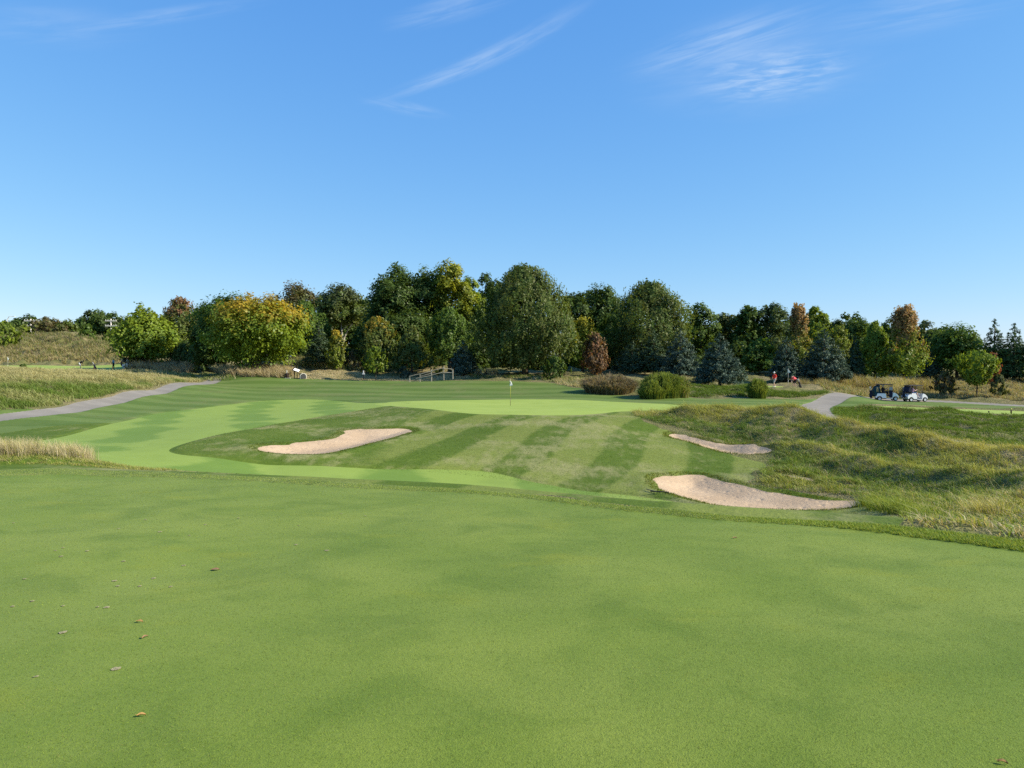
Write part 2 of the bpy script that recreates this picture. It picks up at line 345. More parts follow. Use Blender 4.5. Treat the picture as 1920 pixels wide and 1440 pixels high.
M = {}
M['near'] = turf('near_turf', (.124,.184,.020), (.184,.236,.036), (.076,.132,.010), (.195,.226,.016), grain=120, patch=.40, bstr=.4, sheenw=.05)
M['fringe'] = turf('fringe_turf', (.150,.200,.045), (.205,.245,.070), (.080,.115,.024), (.23,.23,.06), grain=45, patch=.8, bstr=.9, streak=1.5)
M['fairway'] = turf('fairway_turf', (.172,.252,.040), (.212,.296,.054), (.120,.188,.028), (.210,.272,.040), grain=30, patch=.25, bstr=.25, sheenw=.03, streak=.35,
                    band=(.72, (.098,.180,.020), (.235,.312,.055)))
M['green'] = turf('green_turf', (.265,.345,.068), (.290,.368,.082), (.220,.300,.056), (.290,.350,.070), grain=20, patch=.15, bstr=.1, streak=.2)
M['mown'] = turf('mown_turf', (.112,.158,.020), (.158,.198,.036), (.060,.098,.010), (.170,.182,.026), grain=14, patch=.22, bstr=.9, streak=1.3,
                 band=(.78, (.064,.112,.004), (.200,.230,.048)), dry=(.30,.280,.125), dryamt=.75)
M['mown_back'] = turf('mown_back_turf', (.098,.150,.026), (.130,.178,.036), (.064,.112,.016), (.135,.150,.034), grain=10, patch=.15, bstr=.4, streak=.6,
                 band=(.55, (.070,.125,.020), (.140,.200,.055)), dry=(.2,.185,.08), dryamt=.35)
M['sand'] = None
def sand():
    t = NT('bunker_sand'); v = t.obj()
    c = t.mix(t.mr(t.noise(v, .7, 4), .35, .7), (.43,.315,.200), (.50,.375,.245))
    c = t.mix(t.mr(t.noise(v, 5, 4, .7), .5, .75, 0, .45), c, (.34,.25,.165)); vo = t.n('ShaderNodeTexVoronoi'); t.l(v, vo.inputs['Vector']); vo.inputs['Scale'].default_value = 2.6; rk = t.noise(t.obj((1, 6, 1), (0, 0, .2)), 5.0, 2)
    c = t.mix(t.mr(t.noise(v, 30, 2), .6, .8, 0, .4), c, (.33,.24,.16))
    return t.finish(c, .95, t.math('ADD', t.noise(v, 6, 5, .75), t.math('ADD', t.math('MULTIPLY', rk, .8), t.mr(vo.outputs['Distance'], .0, .35, 0, .7))), .9, .035, .1)
M['sand'] = sand()
def asphalt():
    t = NT('path_asphalt'); v = t.obj()
    c = t.mix(t.mr(t.noise(v, .5, 4), .35, .7), (.200,.185,.155), (.245,.225,.190))
    c = t.mix(t.mr(t.noise(v, 25, 3, .7), .5, .75, 0, .5), c, (.15,.13,.12)); c = t.mix(t.mr(t.noise(v, 2.2, 4, .7), .6, .78, 0, .35), c, (.30,.26,.22))
    return t.finish(c, .9, t.noise(v, 40, 2), .3, .01, .2)
M['asphalt'] = asphalt()
def meadow():
    t = NT('meadow_ground'); v = t.obj()
    c = t.mix(t.mr(t.noise(v, .16, 4), .38, .62), (.150,.155,.052), (.245,.205,.105))
    c = t.mix(t.mr(t.noise(v, .9, 4, .65), .45, .7, 0, .75), c, (.075,.100,.028)); c = t.mix(t.mr(t.noise(v, 3.2, 4, .7), .5, .72, 0, .65), c, (.285,.245,.115))
    c = t.mix(t.mr(t.noise(v, 9, 3, .7), .52, .72, 0, .6), c, (.05,.065,.02))
    return t.finish(c, .95, t.math('ADD', t.noise(v, 2.5, 5, .75), t.noise(v, 12, 3)), 1.0, .15, .1)
M['meadow'] = meadow()

def foliage(name, trans=.30, rough=.6):
    """leaf colours come from the mesh's own colour attribute (leaf pigments), plus fine variation"""
    t = NT(name); a = t.n('ShaderNodeAttribute', attribute_name='Col')
    d = t.n('ShaderNodeBsdfDiffuse'); t.l(a.outputs[0], d.inputs[0])
    tr = t.n('ShaderNodeBsdfTranslucent'); t.l(t.mix(1.0, a.outputs[0], (1.25, 1.15, .55), 'MULTIPLY'), tr.inputs[0])
    g = t.n('ShaderNodeBsdfGlossy'); g.inputs['Roughness'].default_value = .45; g.inputs[0].default_value = (.9, .95, .9, 1)
    m1 = t.n('ShaderNodeMixShader'); m1.inputs[0].default_value = trans; t.l(d.outputs[0], m1.inputs[1]); t.l(tr.outputs[0], m1.inputs[2])
    m2 = t.n('ShaderNodeMixShader'); m2.inputs[0].default_value = .012; t.l(m1.outputs[0], m2.inputs[1]); t.l(g.outputs[0], m2.inputs[2])
    t.l(m2.outputs[0], t.out.inputs[0]); return t.m
M['leaf'] = foliage('leaf', .42); M['needle'] = foliage('needle', .08); M['blade'] = foliage('grass_blade', .35)
def simple(name, col, rough=.6, spec=.4, metal=0, var=.12, scale=6, coat=0, bump=None):
    t = NT(name); v = t.obj(); c = t.mix(t.mr(t.noise(v, scale, 4, .6), .35, .7), col, tuple(k * (1 - var * 2) for k in col))
    return t.finish(c, rough, t.noise(v, scale * 5, 3) if bump else None, bump or 0, .01, spec, metal, coat)
M['bark'] = simple('bark', (.105,.082,.060), .9, .1, var=.3, scale=3, bump=.6)
M['pale_bark'] = simple('pale_bark', (.42,.38,.32), .9, .1, var=.2, scale=3, bump=.4)
M['wood'] = simple('weathered_wood', (.40,.355,.27), .85, .15, var=.18, scale=4, bump=.5)
M['polewood'] = simple('pole_wood', (.60,.55,.48), .85, .15, var=.1, scale=2)
M['white'] = simple('white_paint', (.80,.81,.82), .35, .5, var=.03, coat=.3)
M['offwhite'] = simple('offwhite_plastic', (.72,.71,.66), .5, .4, var=.05)
M['black'] = simple('black_plastic', (.018,.018,.022), .5, .4, var=.2)
M['navy'] = simple('dark_canvas', (.014,.020,.045), .8, .2, var=.2, scale=12)
M['tealcloth'] = simple('dark_teal_canvas', (.010,.055,.065), .8, .2, var=.2, scale=12)
M['rubber'] = simple('tyre_rubber', (.022,.022,.022), .85, .2, var=.15)
M['rim'] = simple('wheel_rim', (.62,.62,.63), .35, .5, metal=.3, var=.05)
M['steel'] = simple('steel', (.45,.45,.46), .35, .5, metal=.8, var=.05)
M['dkwood'] = simple('dark_stained_wood', (.045,.026,.018), .75, .2, var=.25)
M['stone'] = simple('pale_stone', (.66,.62,.50), .85, .15, var=.1)
M['slate'] = simple('dark_slate', (.06,.062,.06), .7, .3, var=.15)
M['yellowpaint'] = simple('yellow_pole', (.55,.52,.10), .45, .4, var=.04)
M['darkpaint'] = simple('dark_pole', (.12,.09,.05), .5, .4, var=.05)
M['flagcloth'] = simple('white_flag_cloth', (.80,.80,.76), .8, .1, var=.04)
M['paleflag'] = simple('pale_flag_cloth', (.42,.50,.47), .8, .1, var=.04)
M['skin'] = simple('skin', (.52,.33,.245), .55, .3, var=.05)
M['redshirt'] = simple('red_shirt', (.78,.060,.045), .85, .15, var=.08)
M['coral'] = simple('coral_shirt', (.80,.13,.14), .85, .15, var=.08)
M['lilac'] = simple('lilac_shirt', (.42,.26,.36), .85, .15, var=.10)
M['greycloth'] = simple('grey_shorts', (.33,.33,.33), .85, .15, var=.08)
M['whitecloth'] = simple('white_cloth', (.72,.72,.70), .85, .15, var=.04)
M['blackcloth'] = simple('black_cloth', (.022,.022,.028), .85, .15, var=.15)
M['bluecloth'] = simple('blue_cloth', (.045,.10,.22), .85, .15, var=.1)
M['skyshirt'] = simple('blue_shirt', (.05,.20,.36), .85, .15, var=.1)
M['hair'] = simple('dark_hair', (.03,.02,.015), .7, .3, var=.2)
M['greyhair'] = simple('grey_hair', (.55,.54,.52), .7, .3, var=.1)
M['glass'] = None
def glass():
    t = NT('clear_windscreen'); g = t.n('ShaderNodeBsdfGlossy'); g.inputs['Roughness'].default_value = .06; g.inputs[0].default_value = (.8,.85,.9,1)
    tr = t.n('ShaderNodeBsdfTransparent'); tr.inputs[0].default_value = (.75,.78,.8,1)
    m = t.n('ShaderNodeMixShader'); m.inputs[0].default_value = .35; t.l(tr.outputs[0], m.inputs[1]); t.l(g.outputs[0], m.inputs[2]); t.l(m.outputs[0], t.out.inputs[0]); return t.m
M['glass'] = glass(); M['darkglass'] = simple('dark_car_glass', (.02,.025,.03), .08, .6, var=.05)
M['fallen'] = simple('fallen_leaf', (.42,.25,.08), .6, .3, var=.2, scale=60)
M['fallenred'] = simple('fallen_red_leaf', (.26,.15,.075), .6, .3, var=.2, scale=60)
M['divot'] = simple('bare_soil_patch', (.40,.36,.20), .95, .1, var=.2, scale=40, bump=1.0)

# ------------------------------------------------------------------ ground objects
LBL = {
 0: ('ground', 'meadow', 'rough meadow ground'), 1: ('mown_rough_ground', 'mown', ''), 2: ('fairway_ground', 'fairway', ''), 3: ('putting_green_ground', 'green', ''),
 4: ('tee_ground', 'green', ''), 5: ('bunker_sand_ground', 'sand', ''), 6: ('cart_path', 'asphalt', ''), 7: ('fringe_ground', 'fringe', ''), 8: ('near_fairway_ground', 'near', '')}
def hill_band(x, y):
    w_ = x * math.cos(math.radians(18)) - y * math.sin(math.radians(18)) + .35 * np.sin(y * .35)
    return .5 - .5 * np.cos(2 * np.pi * (w_ + 13.5) / 3.75)
for zi, (nm, mt, _) in LBL.items():
    f = T[zone == zi]; u, inv = np.unique(f, return_inverse=True)
    if zi == 1:   # the back of the mown ground is mown in bands of its own direction
        cen = V[f].mean(1); back = (cen[:, 1] > 62) | (cen[:, 1] - 30 > 1.9 * (cen[:, 0] + 26) + 12) & (cen[:, 0] < 0)
        me = np_mesh(nm, V[u], inv.reshape(-1, 3), smooth=True); me.materials.append(M['mown']); me.materials.append(M['mown_back'])
        me.polygons.foreach_set('material_index', back.astype(np.int32)); o = link(nm, me)
    else:
        o = link(nm, np_mesh(nm, V[u], inv.reshape(-1, 3), smooth=True), M[mt])
    if zi in (1, 2):
        me = o.data; cx_, cy_ = V[u][:, 0], V[u][:, 1]; a = me.attributes.new('band', 'FLOAT', 'POINT')
        if zi == 1: bk = (cy_ > 62) | (cy_ - 30 > 1.9 * (cx_ + 26) + 12) & (cx_ < 0); hb = hill_band(cx_, cy_); hm = sstep(cx_, -6.5, -3.0); bv = np.where(bk, .5 + .5 * np.sin(2 * np.pi * (cy_ * .985 + cx_ * .10 + 1.5 * np.sin(cx_ * .07) + 5 * fbm(cx_ * .05, cy_ * .09, 77, 2)) / 4.8), hb * hm + .40 * (1 - hm))
        else: bv = .58 + .40 * np.cos(2 * np.pi * (cx_ * .93 + cy_ * .26 + .8 * np.sin(cy_ * .13)) / 5.6) * (.75 + .25 * np.cos(2 * np.pi * cy_ / 13.0)) + .12 * np.cos(2 * np.pi * (cy_ - cx_ * .2) / 6.0)
        a.data.foreach_set('value', np.ascontiguousarray(bv, np.float32))
    o['kind'] = 'structure'

# ------------------------------------------------------------------ daylight
SUN_AZ, SUN_EL = math.radians(100), math.radians(31)
sd_ = Vector((math.sin(SUN_AZ) * math.cos(SUN_EL), math.cos(SUN_AZ) * math.cos(SUN_EL), math.sin(SUN_EL)))
sl = bpy.data.lights.new('sun', 'SUN'); sl.energy = 5.0; sl.angle = math.radians(.5); sl.color = (1.0, .90, .73)
so = bpy.data.objects.new('sun', sl); C.objects.link(so); so.rotation_euler = (-sd_).to_track_quat('-Z', 'Y').to_euler(); so.location = (60, -10, 60)
w = bpy.data.worlds.new('World'); scene.world = w; w.use_nodes = True; nt = w.node_tree; nt.nodes.clear()
def wn(t, **k):
    x = nt.nodes.new(t)
    for a, b in k.items(): setattr(x, a, b)
    return x
def wmath(op, a, b=0.0):
    x = wn('ShaderNodeMath', operation=op)
    for i, v in enumerate((a, b)):
        if isinstance(v, bpy.types.NodeSocket): nt.links.new(v, x.inputs[i])
        else: x.inputs[i].default_value = v
    return x.outputs[0]
wo = wn('ShaderNodeOutputWorld'); bg = wn('ShaderNodeBackground'); sky = wn('ShaderNodeTexSky'); sky.sky_type = 'NISHITA'; sky.sun_disc = False
sky.sun_elevation = SUN_EL; sky.sun_rotation = SUN_AZ; sky.air_density = 1.0; sky.dust_density = .05; sky.ozone_density = 2.6; sky.altitude = 250
bg.inputs[1].default_value = .088
# white balance of the sky: per-channel response
sr = wn('ShaderNodeSeparateColor'); nt.links.new(sky.outputs[0], sr.inputs[0]); hs = wn('ShaderNodeCombineColor')
for i_, (ga, gp) in enumerate(((.748, .95), (1.56, .64), (3.64, .31))):
    nt.links.new(wmath('MULTIPLY', wmath('POWER', sr.outputs[i_], gp), ga), hs.inputs[i_])
tc = wn('ShaderNodeTexCoord'); sp = wn('ShaderNodeSeparateXYZ'); nt.links.new(tc.outputs['Generated'], sp.inputs[0])
zc = wmath('MAXIMUM', sp.outputs[2], .03); cx = wn('ShaderNodeCombineXYZ'); nt.links.new(wmath('DIVIDE', sp.outputs[0], zc), cx.inputs[0]); nt.links.new(wmath('DIVIDE', sp.outputs[1], zc), cx.inputs[1])
PC = cx.outputs[0]
def wnoise(vec, scale, detail=4, dist=0, rough=.6):
    x = wn('ShaderNodeTexNoise'); nt.links.new(vec, x.inputs['Vector']); x.inputs['Scale'].default_value = scale; x.inputs['Detail'].default_value = detail; x.inputs['Distortion'].default_value = dist; x.inputs['Roughness'].default_value = rough; return x.outputs['Fac']
def cirrus(p0, p1, wid, strength, stretch=6, nscale=3.0, lo=.42, hi=.75, bend=0.0):
    """high ice cloud lying along p0-p1 on the cloud sheet (sheet height 1)"""
    p0, p1 = Vector(p0), Vector(p1); c = (p0 + p1) / 2; d = p1 - p0; L = d.length / 2; an = math.atan2(d.y, d.x)
    s1 = wn('ShaderNodeVectorMath', operation='SUBTRACT'); nt.links.new(PC, s1.inputs[0]); s1.inputs[1].default_value = (c.x, c.y, 0)
    r = wn('ShaderNodeVectorRotate', rotation_type='Z_AXIS'); nt.links.new(s1.outputs[0], r.inputs['Vector']); r.inputs['Angle'].default_value = -an
    v = r.outputs[0]
    if bend:
        q = wn('ShaderNodeSeparateXYZ'); nt.links.new(v, q.inputs[0]); yy = wmath('ADD', q.outputs[1], wmath('MULTIPLY', wmath('MULTIPLY', q.outputs[0], q.outputs[0]), bend))
        k = wn('ShaderNodeCombineXYZ'); nt.links.new(q.outputs[0], k.inputs[0]); nt.links.new(yy, k.inputs[1]); v = k.outputs[0]
    dv = wn('ShaderNodeVectorMath', operation='DIVIDE'); nt.links.new(v, dv.inputs[0]); dv.inputs[1].default_value = (L, wid, 1)
    ln = wn('ShaderNodeVectorMath', operation='LENGTH'); nt.links.new(dv.outputs[0], ln.inputs[0])
    m = wn('ShaderNodeMapRange', interpolation_type='SMOOTHSTEP'); nt.links.new(ln.outputs['Value'], m.inputs[0]); m.inputs[1].default_value = 1.0; m.inputs[2].default_value = .1
    st = wn('ShaderNodeVectorMath', operation='MULTIPLY'); nt.links.new(v, st.inputs[0]); st.inputs[1].default_value = (1, stretch, 1)
    nn = wn('ShaderNodeMapRange', interpolation_type='SMOOTHSTEP'); nt.links.new(wnoise(st.outputs[0], nscale, 5, .6), nn.inputs[0]); nn.inputs[1].default_value = lo; nn.inputs[2].default_value = hi
    return wmath('MULTIPLY', wmath('MULTIPLY', m.outputs[0], nn.outputs[0]), strength)
def pp(px, py):
    u, s_ = ray(px, py); return (u / s_, 1 / s_, 0)
cl = [cirrus(pp(690, 210), pp(1200, -20), .08, .34, 7, 3.5, .25, .7, bend=.18),
      cirrus(pp(660, 180), pp(860, 225), .10, .20, 3, 5, .3, .7),
      cirrus(pp(1150, 150), pp(1620, -10), .20, .40, 6, 3.0, .3, .75),
      cirrus(pp(1270, 165), pp(1640, 120), .33, .62, 2.2, 8, .36, .76),
      cirrus(pp(60, 70), pp(560, -10), .06, .22, 7, 3, .3, .7),
      cirrus(pp(1150, 200), pp(1760, 60), .62, .22, 2.0, 2.2, .25, .8),
      cirrus(pp(700, 60), pp(1000, -30), .10, .25, 6, 3, .3, .7),
      cirrus(pp(1500, 60), pp(1990, -30), .25, .25, 5, 2, .35, .7),
      cirrus(pp(-100, 60), pp(300, 40), .2, .16, 4, 2, .35, .7)]
tot = cl[0]
for k in cl[1:]: tot = wmath('ADD', tot, k)
tot = wmath('MINIMUM', tot, .75)
mx = wn('ShaderNodeMix', data_type='RGBA'); nt.links.new(tot, mx.inputs[0]); nt.links.new(hs.outputs[0], mx.inputs[6]); mx.inputs[7].default_value = (4.0, 5.0, 6.4, 1)
nt.links.new(mx.outputs[2], bg.inputs[0]); nt.links.new(bg.outputs[0], wo.inputs[0])
scene.view_settings.view_transform = 'Standard'; scene.view_settings.look = 'None'; scene.view_settings.exposure = .82; scene.view_settings.gamma = 1
scene.cycles.use_denoising = False; scene.cycles.max_bounces = 6; scene.cycles.diffuse_bounces = 3; scene.cycles.transparent_max_bounces = 8
scene.cycles.use_adaptive_sampling = True; scene.cycles.adaptive_threshold = .01
# ------------------------------------------------------------------ leaves, crowns, trunks
PAL = {
 'dark': (.064,.100,.024), 'deep': (.076,.126,.024), 'mid': (.092,.145,.028), 'olive': (.118,.138,.034), 'greyg': (.092,.115,.058),
 'lime': (.205,.270,.024), 'yellow': (.310,.290,.030), 'gold': (.46,.34,.040), 'orange': (.38,.275,.034), 'rust': (.235,.125,.065), 'redd': (.30,.10,.055),
 'brown': (.150,.110,.062), 'spruce': (.044,.076,.048), 'blue': (.070,.108,.078), 'tan': (.34,.215,.085), 'ygreen': (.250,.270,.028), 'bright': (.110,.185,.026)}
def nrm(v): return v / (np.linalg.norm(v, axis=-1, keepdims=True) + 1e-9)
def rdir(rng, n): return nrm(rng.normal(size=(n, 3)))
def leaf_quads(rng, Pt, N, size, aspect=.75):
    """one pointed leaf-spray face per centre"""
    n = len(Pt); a = nrm(np.cross(N, rdir(rng, n))); b = np.cross(N, a)
    s = (size * rng.uniform(.6, 1.35, n))[:, None] if np.isscalar(size) else size[:, None]
    v = np.stack([Pt - a * s, Pt - b * s * aspect * .8 + N * s * .12, Pt + a * s, Pt + b * s * aspect + N * s * .1], 1).reshape(-1, 3)
    return v, np.arange(n * 4).reshape(-1, 4)
def mixc(a, b, t):
    return np.asarray(a)[None] * (1 - t[:, None]) + np.asarray(b)[None] * t[:, None]
def leafcol(rng, Pt, H, cols, clump, spread=.10):
    """cols: (main, second, top or None, top start). pigment varies clump by clump, and by height"""
    c1, c2 = PAL[cols[0]], PAL[cols[1]]
    c = mixc(c1, c2, np.clip(clump + rng.normal(0, .18, len(Pt)), 0, 1))
    if len(cols) > 2 and cols[2]:
        t = sstep(Pt[:, 2] / H + (clump - .5) * .45 + rng.normal(0, .07, len(Pt)), cols[3] - .20, cols[3] + .24)
        c = c * (1 - t[:, None]) + np.asarray(PAL[cols[2]])[None] * t[:, None]
    return np.clip(c * (1 + rng.normal(0, spread, len(Pt)))[:, None], .006, .7)
def fitc(Pt, W, H, z0=0.0):
    r = np.quantile(np.abs(Pt[:, :2]), .985); Pt[:, :2] *= (W / 2) / r
    lo, hi = Pt[:, 2].min(), np.quantile(Pt[:, 2], .998); Pt[:, 2] = z0 + (Pt[:, 2] - lo) / (hi - lo) * (H - z0); return Pt
def crown_broad(rng, W, H, z0, n, size, cols, nl=18, rough=1.0, taper=.10):
    """boughs packed round an egg-shaped crown, each bough made of leafy clumps; a thinner filling inside"""
    a = W / 2; hh = (H - z0) / 2; nl = int(nl * 1.5)
    i = np.arange(nl) + .5; ph = np.arccos(1 - 2 * i / nl); th = np.pi * (1 + 5 ** .5) * i + rng.uniform(0, 6)
    d = np.c_[np.cos(th) * np.sin(ph), np.sin(th) * np.sin(ph), np.cos(ph)] + rng.normal(0, .13, (nl, 3)); d = nrm(d)
    rf = (rng.uniform(.52, .80, nl) * np.where(rng.uniform(0, 1, nl) < .22, 1.09, 1))[:, None]; sh = np.where(d[:, 2:3] < 0, 1.0, 1.0)
    L = d * rf * np.array([a, a, hh]) * sh; L[:, :2] *= np.where(d[:, 2:3] < -.3, 1.15, 1.0); L[:, 2] += hh * .96
    R = rng.uniform(.24, .40, nl) * min(a, hh * 1.05) * (1 + 3.0 / nl)
    k = 16; sub = rdir(rng, nl * k).reshape(nl, k, 3); sub[..., 2] = np.abs(sub[..., 2]) * .9 + sub[..., 2] * .35; sub = nrm(sub)
    li = rng.choice(nl, n, p=R ** 2 / (R ** 2).sum()); ki = rng.integers(0, k, n)
    dd = sub[li, ki]; sc = np.clip(rng.normal(0, 1, (n, 3)), -1.7, 1.7) * (R[li] * .22)[:, None]
    Pt = L[li] + dd * R[li][:, None] * rng.uniform(.78, 1.06 * rough, n)[:, None] + sc
    m = rng.uniform(0, 1, n) < .16; Pt[m] = rdir(rng, m.sum()) * (rng.uniform(.2, 1, (m.sum(), 1)) ** .5 * .70) * np.array([a, a, hh]) + np.array([0, 0, hh])
    cl = rng.uniform(0, 1, (nl, k))[li, ki] * .6 + rng.uniform(0, 1, nl)[li] * .4
    N = nrm(dd + np.array([0, 0, .35]) + rdir(rng, n) * .50)
    Pt = fitc(Pt, W, H, z0); tt = np.clip((Pt[:, 2] - z0) / (H - z0), 0, 1)[:, None]; Pt[:, :2] *= (1 + taper * .35) - taper * 1.2 * tt ** 1.6
    v, f = leaf_quads(rng, Pt, N, size); return v, f, np.repeat(leafcol(rng, Pt, H, cols, cl), 4, 0)
def profile(t, kind):
    if kind == 'full': return np.sqrt(np.clip(1 - ((t - .34) / .70) ** 2, .0, 1)) ** 1.55 * (.76 + .28 * sstep(t, -.1, .25))
    if kind == 'oval': return np.sqrt(np.clip(1 - (2 * np.clip(t, 0, 1) - .86) ** 2 / 1.30, .02, 1)) * (1 - .25 * sstep(t, .75, 1.0))
    if kind == 'flame': return (.52 + .48 * sstep(.60 - t, 0, .38)) * sstep(t, -.18, .18) * (1 - .45 * sstep(t, .85, 1))
    if kind == 'cone': return np.clip(1 - t, .03, 1) ** .75 * sstep(t, -.25, .12)
    if kind == 'vase': return np.clip(.35 + .9 * t, 0, 1) * (1 - sstep(t, .72, 1.06) * .8)
    return np.sqrt(np.clip(1 - (2 * t - 1) ** 2, .02, 1))
def crown_spray(rng, W, H, z0, n, size, cols, shape='oval', per=22, up=1.0, slen=.11):
    """many ascending leafy shoots filling an envelope; ragged outline of shoot tips"""
    ns = max(30, n // per); t = rng.uniform(0, 1, ns) ** .9; rr = rng.uniform(.28, 1.0, ns) ** .5; an = rng.uniform(0, 2 * np.pi, ns)
    lump = 1 + .16 * np.sin(an * 3 + t * 7 + rng.uniform(0, 6)) + .10 * np.sin(an * 7 - t * 15) + rng.normal(0, .05, ns)
    Rr = profile(t, shape) * W / 2 * rr * lump
    tip = np.c_[Rr * np.cos(an), Rr * np.sin(an), z0 + (H - z0) * t]
    out = np.c_[np.cos(an), np.sin(an), np.zeros(ns)]
    d = nrm(out * (.55 * (1 - t * .5))[:, None] + np.array([0, 0, up]) + rdir(rng, ns) * .35)
    ln = slen * (H - z0) * rng.uniform(.6, 1.5, ns) * (1 + .9 * (t > .8) * rng.uniform(0, 1, ns))
    i = np.repeat(np.arange(ns), per); s = np.tile(np.linspace(-.9, .25, per), ns) + rng.normal(0, .05, ns * per)
    w = (.16 * ln[i] * (1.05 - sstep(s, -.6, .3) * .75))
    Pt = tip[i] + d[i] * (s * ln[i])[:, None] + rng.normal(0, 1, (len(i), 3)) * w[:, None]
    cl = rng.uniform(0, 1, ns)[i]; N = nrm(out[i] * .9 + rdir(rng, len(i)) * .6 + np.array([0, 0, .35]))
    Pt = fitc(Pt, W, H, z0)
    v, f = leaf_quads(rng, Pt, N, size, .55); return v, f, np.repeat(leafcol(rng, Pt, H, cols, cl), 4, 0)
def crown_spruce(rng, W, H, z0, n, size, cols, dens=1.0, flat=False):
    """whorls of drooping, tip-lifted boughs"""
    nbr = int(110 + H * 14); Ps = []; Ns = []; cl = []; rows = []
    gold = 2.399963
    for k in range(nbr):
        t = 1 - ((k + .5) / nbr) ** .56; t = min(max(t + rng.normal(0, .012), 0), .98)
        R = W / 2 * ((1 - t) ** .70) * (.84 + .16 * float(sstep(np.float64(t), 0, .10))) * (1 + .10 * math.sin(k * 1.7) + rng.normal(0, .07)); rows.append((t, max(R, .12), k * gold + rng.uniform(-.5, .5)))
    wts = np.array([r[1] ** 1.25 + .10 for r in rows]); wts = wts / wts.sum()
    for (t, R, an), wv in zip(rows, wts):
        m = max(8, int(n * wv)); s = rng.uniform(.08, 1, m) ** .55; rise = rng.uniform(.10, .24)
        droop = -.34 * R * s + rise * R * s ** 3; side = rng.normal(0, 1, m) * .17 * R * (1.12 - s * .85)
        x = s * R * math.cos(an) - side * math.sin(an); y = s * R * math.sin(an) + side * math.cos(an)
        z = z0 + (H - z0) * t + droop * (1 - t * .5) - np.abs(side) * .35 + rng.normal(0, .06 + .025 * R, m) + .25
        Ps.append(np.c_[x, y, z]); o = np.array([math.cos(an) * .45, math.sin(an) * .45, .8]); Ns.append(nrm(o[None] + rdir(rng, m) * .7)); cl.append(np.full(m, rng.uniform()) * .45 + s * .55)
    m = 40; zt = rng.uniform(.93, 1.02, m); Ps.append(np.c_[rng.normal(0, .05, m), rng.normal(0, .05, m), z0 + (H - z0) * zt]); Ns.append(rdir(rng, m)); cl.append(np.full(m, .6))
    Pt = np.concatenate(Ps); N = np.concatenate(Ns); cl = np.concatenate(cl); Pt = fitc(Pt, W, H, z0)
    v, f = leaf_quads(rng, Pt, N, size, .38); return v, f, np.repeat(leafcol(rng, Pt, H, cols, cl, .16), 4, 0)
def tube(pts, rad, seg=7):
    """tapered, bent tube with closed ends -> verts, quads"""
    pts = np.asarray(pts, float); k = len(pts); t = np.gradient(pts, axis=0); t = nrm(t); ref = np.array([0.31, .17, .93]) if abs(t[0][2]) < .9 else np.array([1., 0.1, 0]); V_ = []
    for i in range(k):
        a = nrm(np.cross(t[i], ref)); b = np.cross(t[i], a)
        for j in range(seg):
            q_ = 2 * math.pi * j / seg; V_.append(pts[i] + (a * math.cos(q_) + b * math.sin(q_)) * rad[i])
    V_.append(pts[0]); V_.append(pts[-1]); f = []
    for i in range(k - 1):
        for j in range(seg):
            j2 = (j + 1) % seg; f.append((i * seg + j, i * seg + j2, (i + 1) * seg + j2, (i + 1) * seg + j))
    for j in range(seg):
        j2 = (j + 1) % seg; f.append((k * seg, j2, j, k * seg)); f.append((k * seg + 1, (k - 1) * seg + j, (k - 1) * seg + j2, k * seg + 1))
    return np.array(V_), f
def pyobj(name, parts, mat, parent=None, smooth=True):
    vs = []; fs = []; o = 0
    for v, f in parts:
        vs += [tuple(p) for p in v]; fs += [tuple(dict.fromkeys(int(i) + o for i in q_)) for q_ in f]; o += len(v)
    me = bpy.data.meshes.new(name); me.from_pydata(vs, [], fs)
    if smooth: me.polygons.foreach_set('use_smooth', np.ones(len(me.polygons), bool))
    me.update(); return link(name, me, mat, parent)
def trunk_parts(rng, W, H, z0, r0, limbs=6, lean=0.0, conifer=False):
    top = H * (.93 if conifer else .62); zz = np.linspace(-.3, top, 7); wob = np.cumsum(rng.normal(0, .05, (7, 2)), 0) * (0.2 if conifer else 1) * H / 10
    p = np.c_[wob[:, 0] + lean * zz * .1, wob[:, 1], zz]; r = r0 * np.array([1.35, 1.0, .85, .7, .52, .34, .16]); out = [tube(p, r, 8)]
    for k in range(limbs):
        i = rng.integers(2, 6); b = p[i] * 1.0; an = rng.uniform(0, 6.283); L = W * rng.uniform(.22, .42) * (0.6 if conifer else 1); rise = rng.uniform(.3, .9) * L * (0.1 if conifer else 1.2)
        q = [b + np.array([math.cos(an) * L * s, math.sin(an) * L * s, rise * s ** .8]) + rng.normal(0, .03 * L, 3) * (s > 0) for s in (0, .33, .66, 1)]
        out.append(tube(q, r[i] * np.array([.6, .42, .28, .10]), 5))
    return out

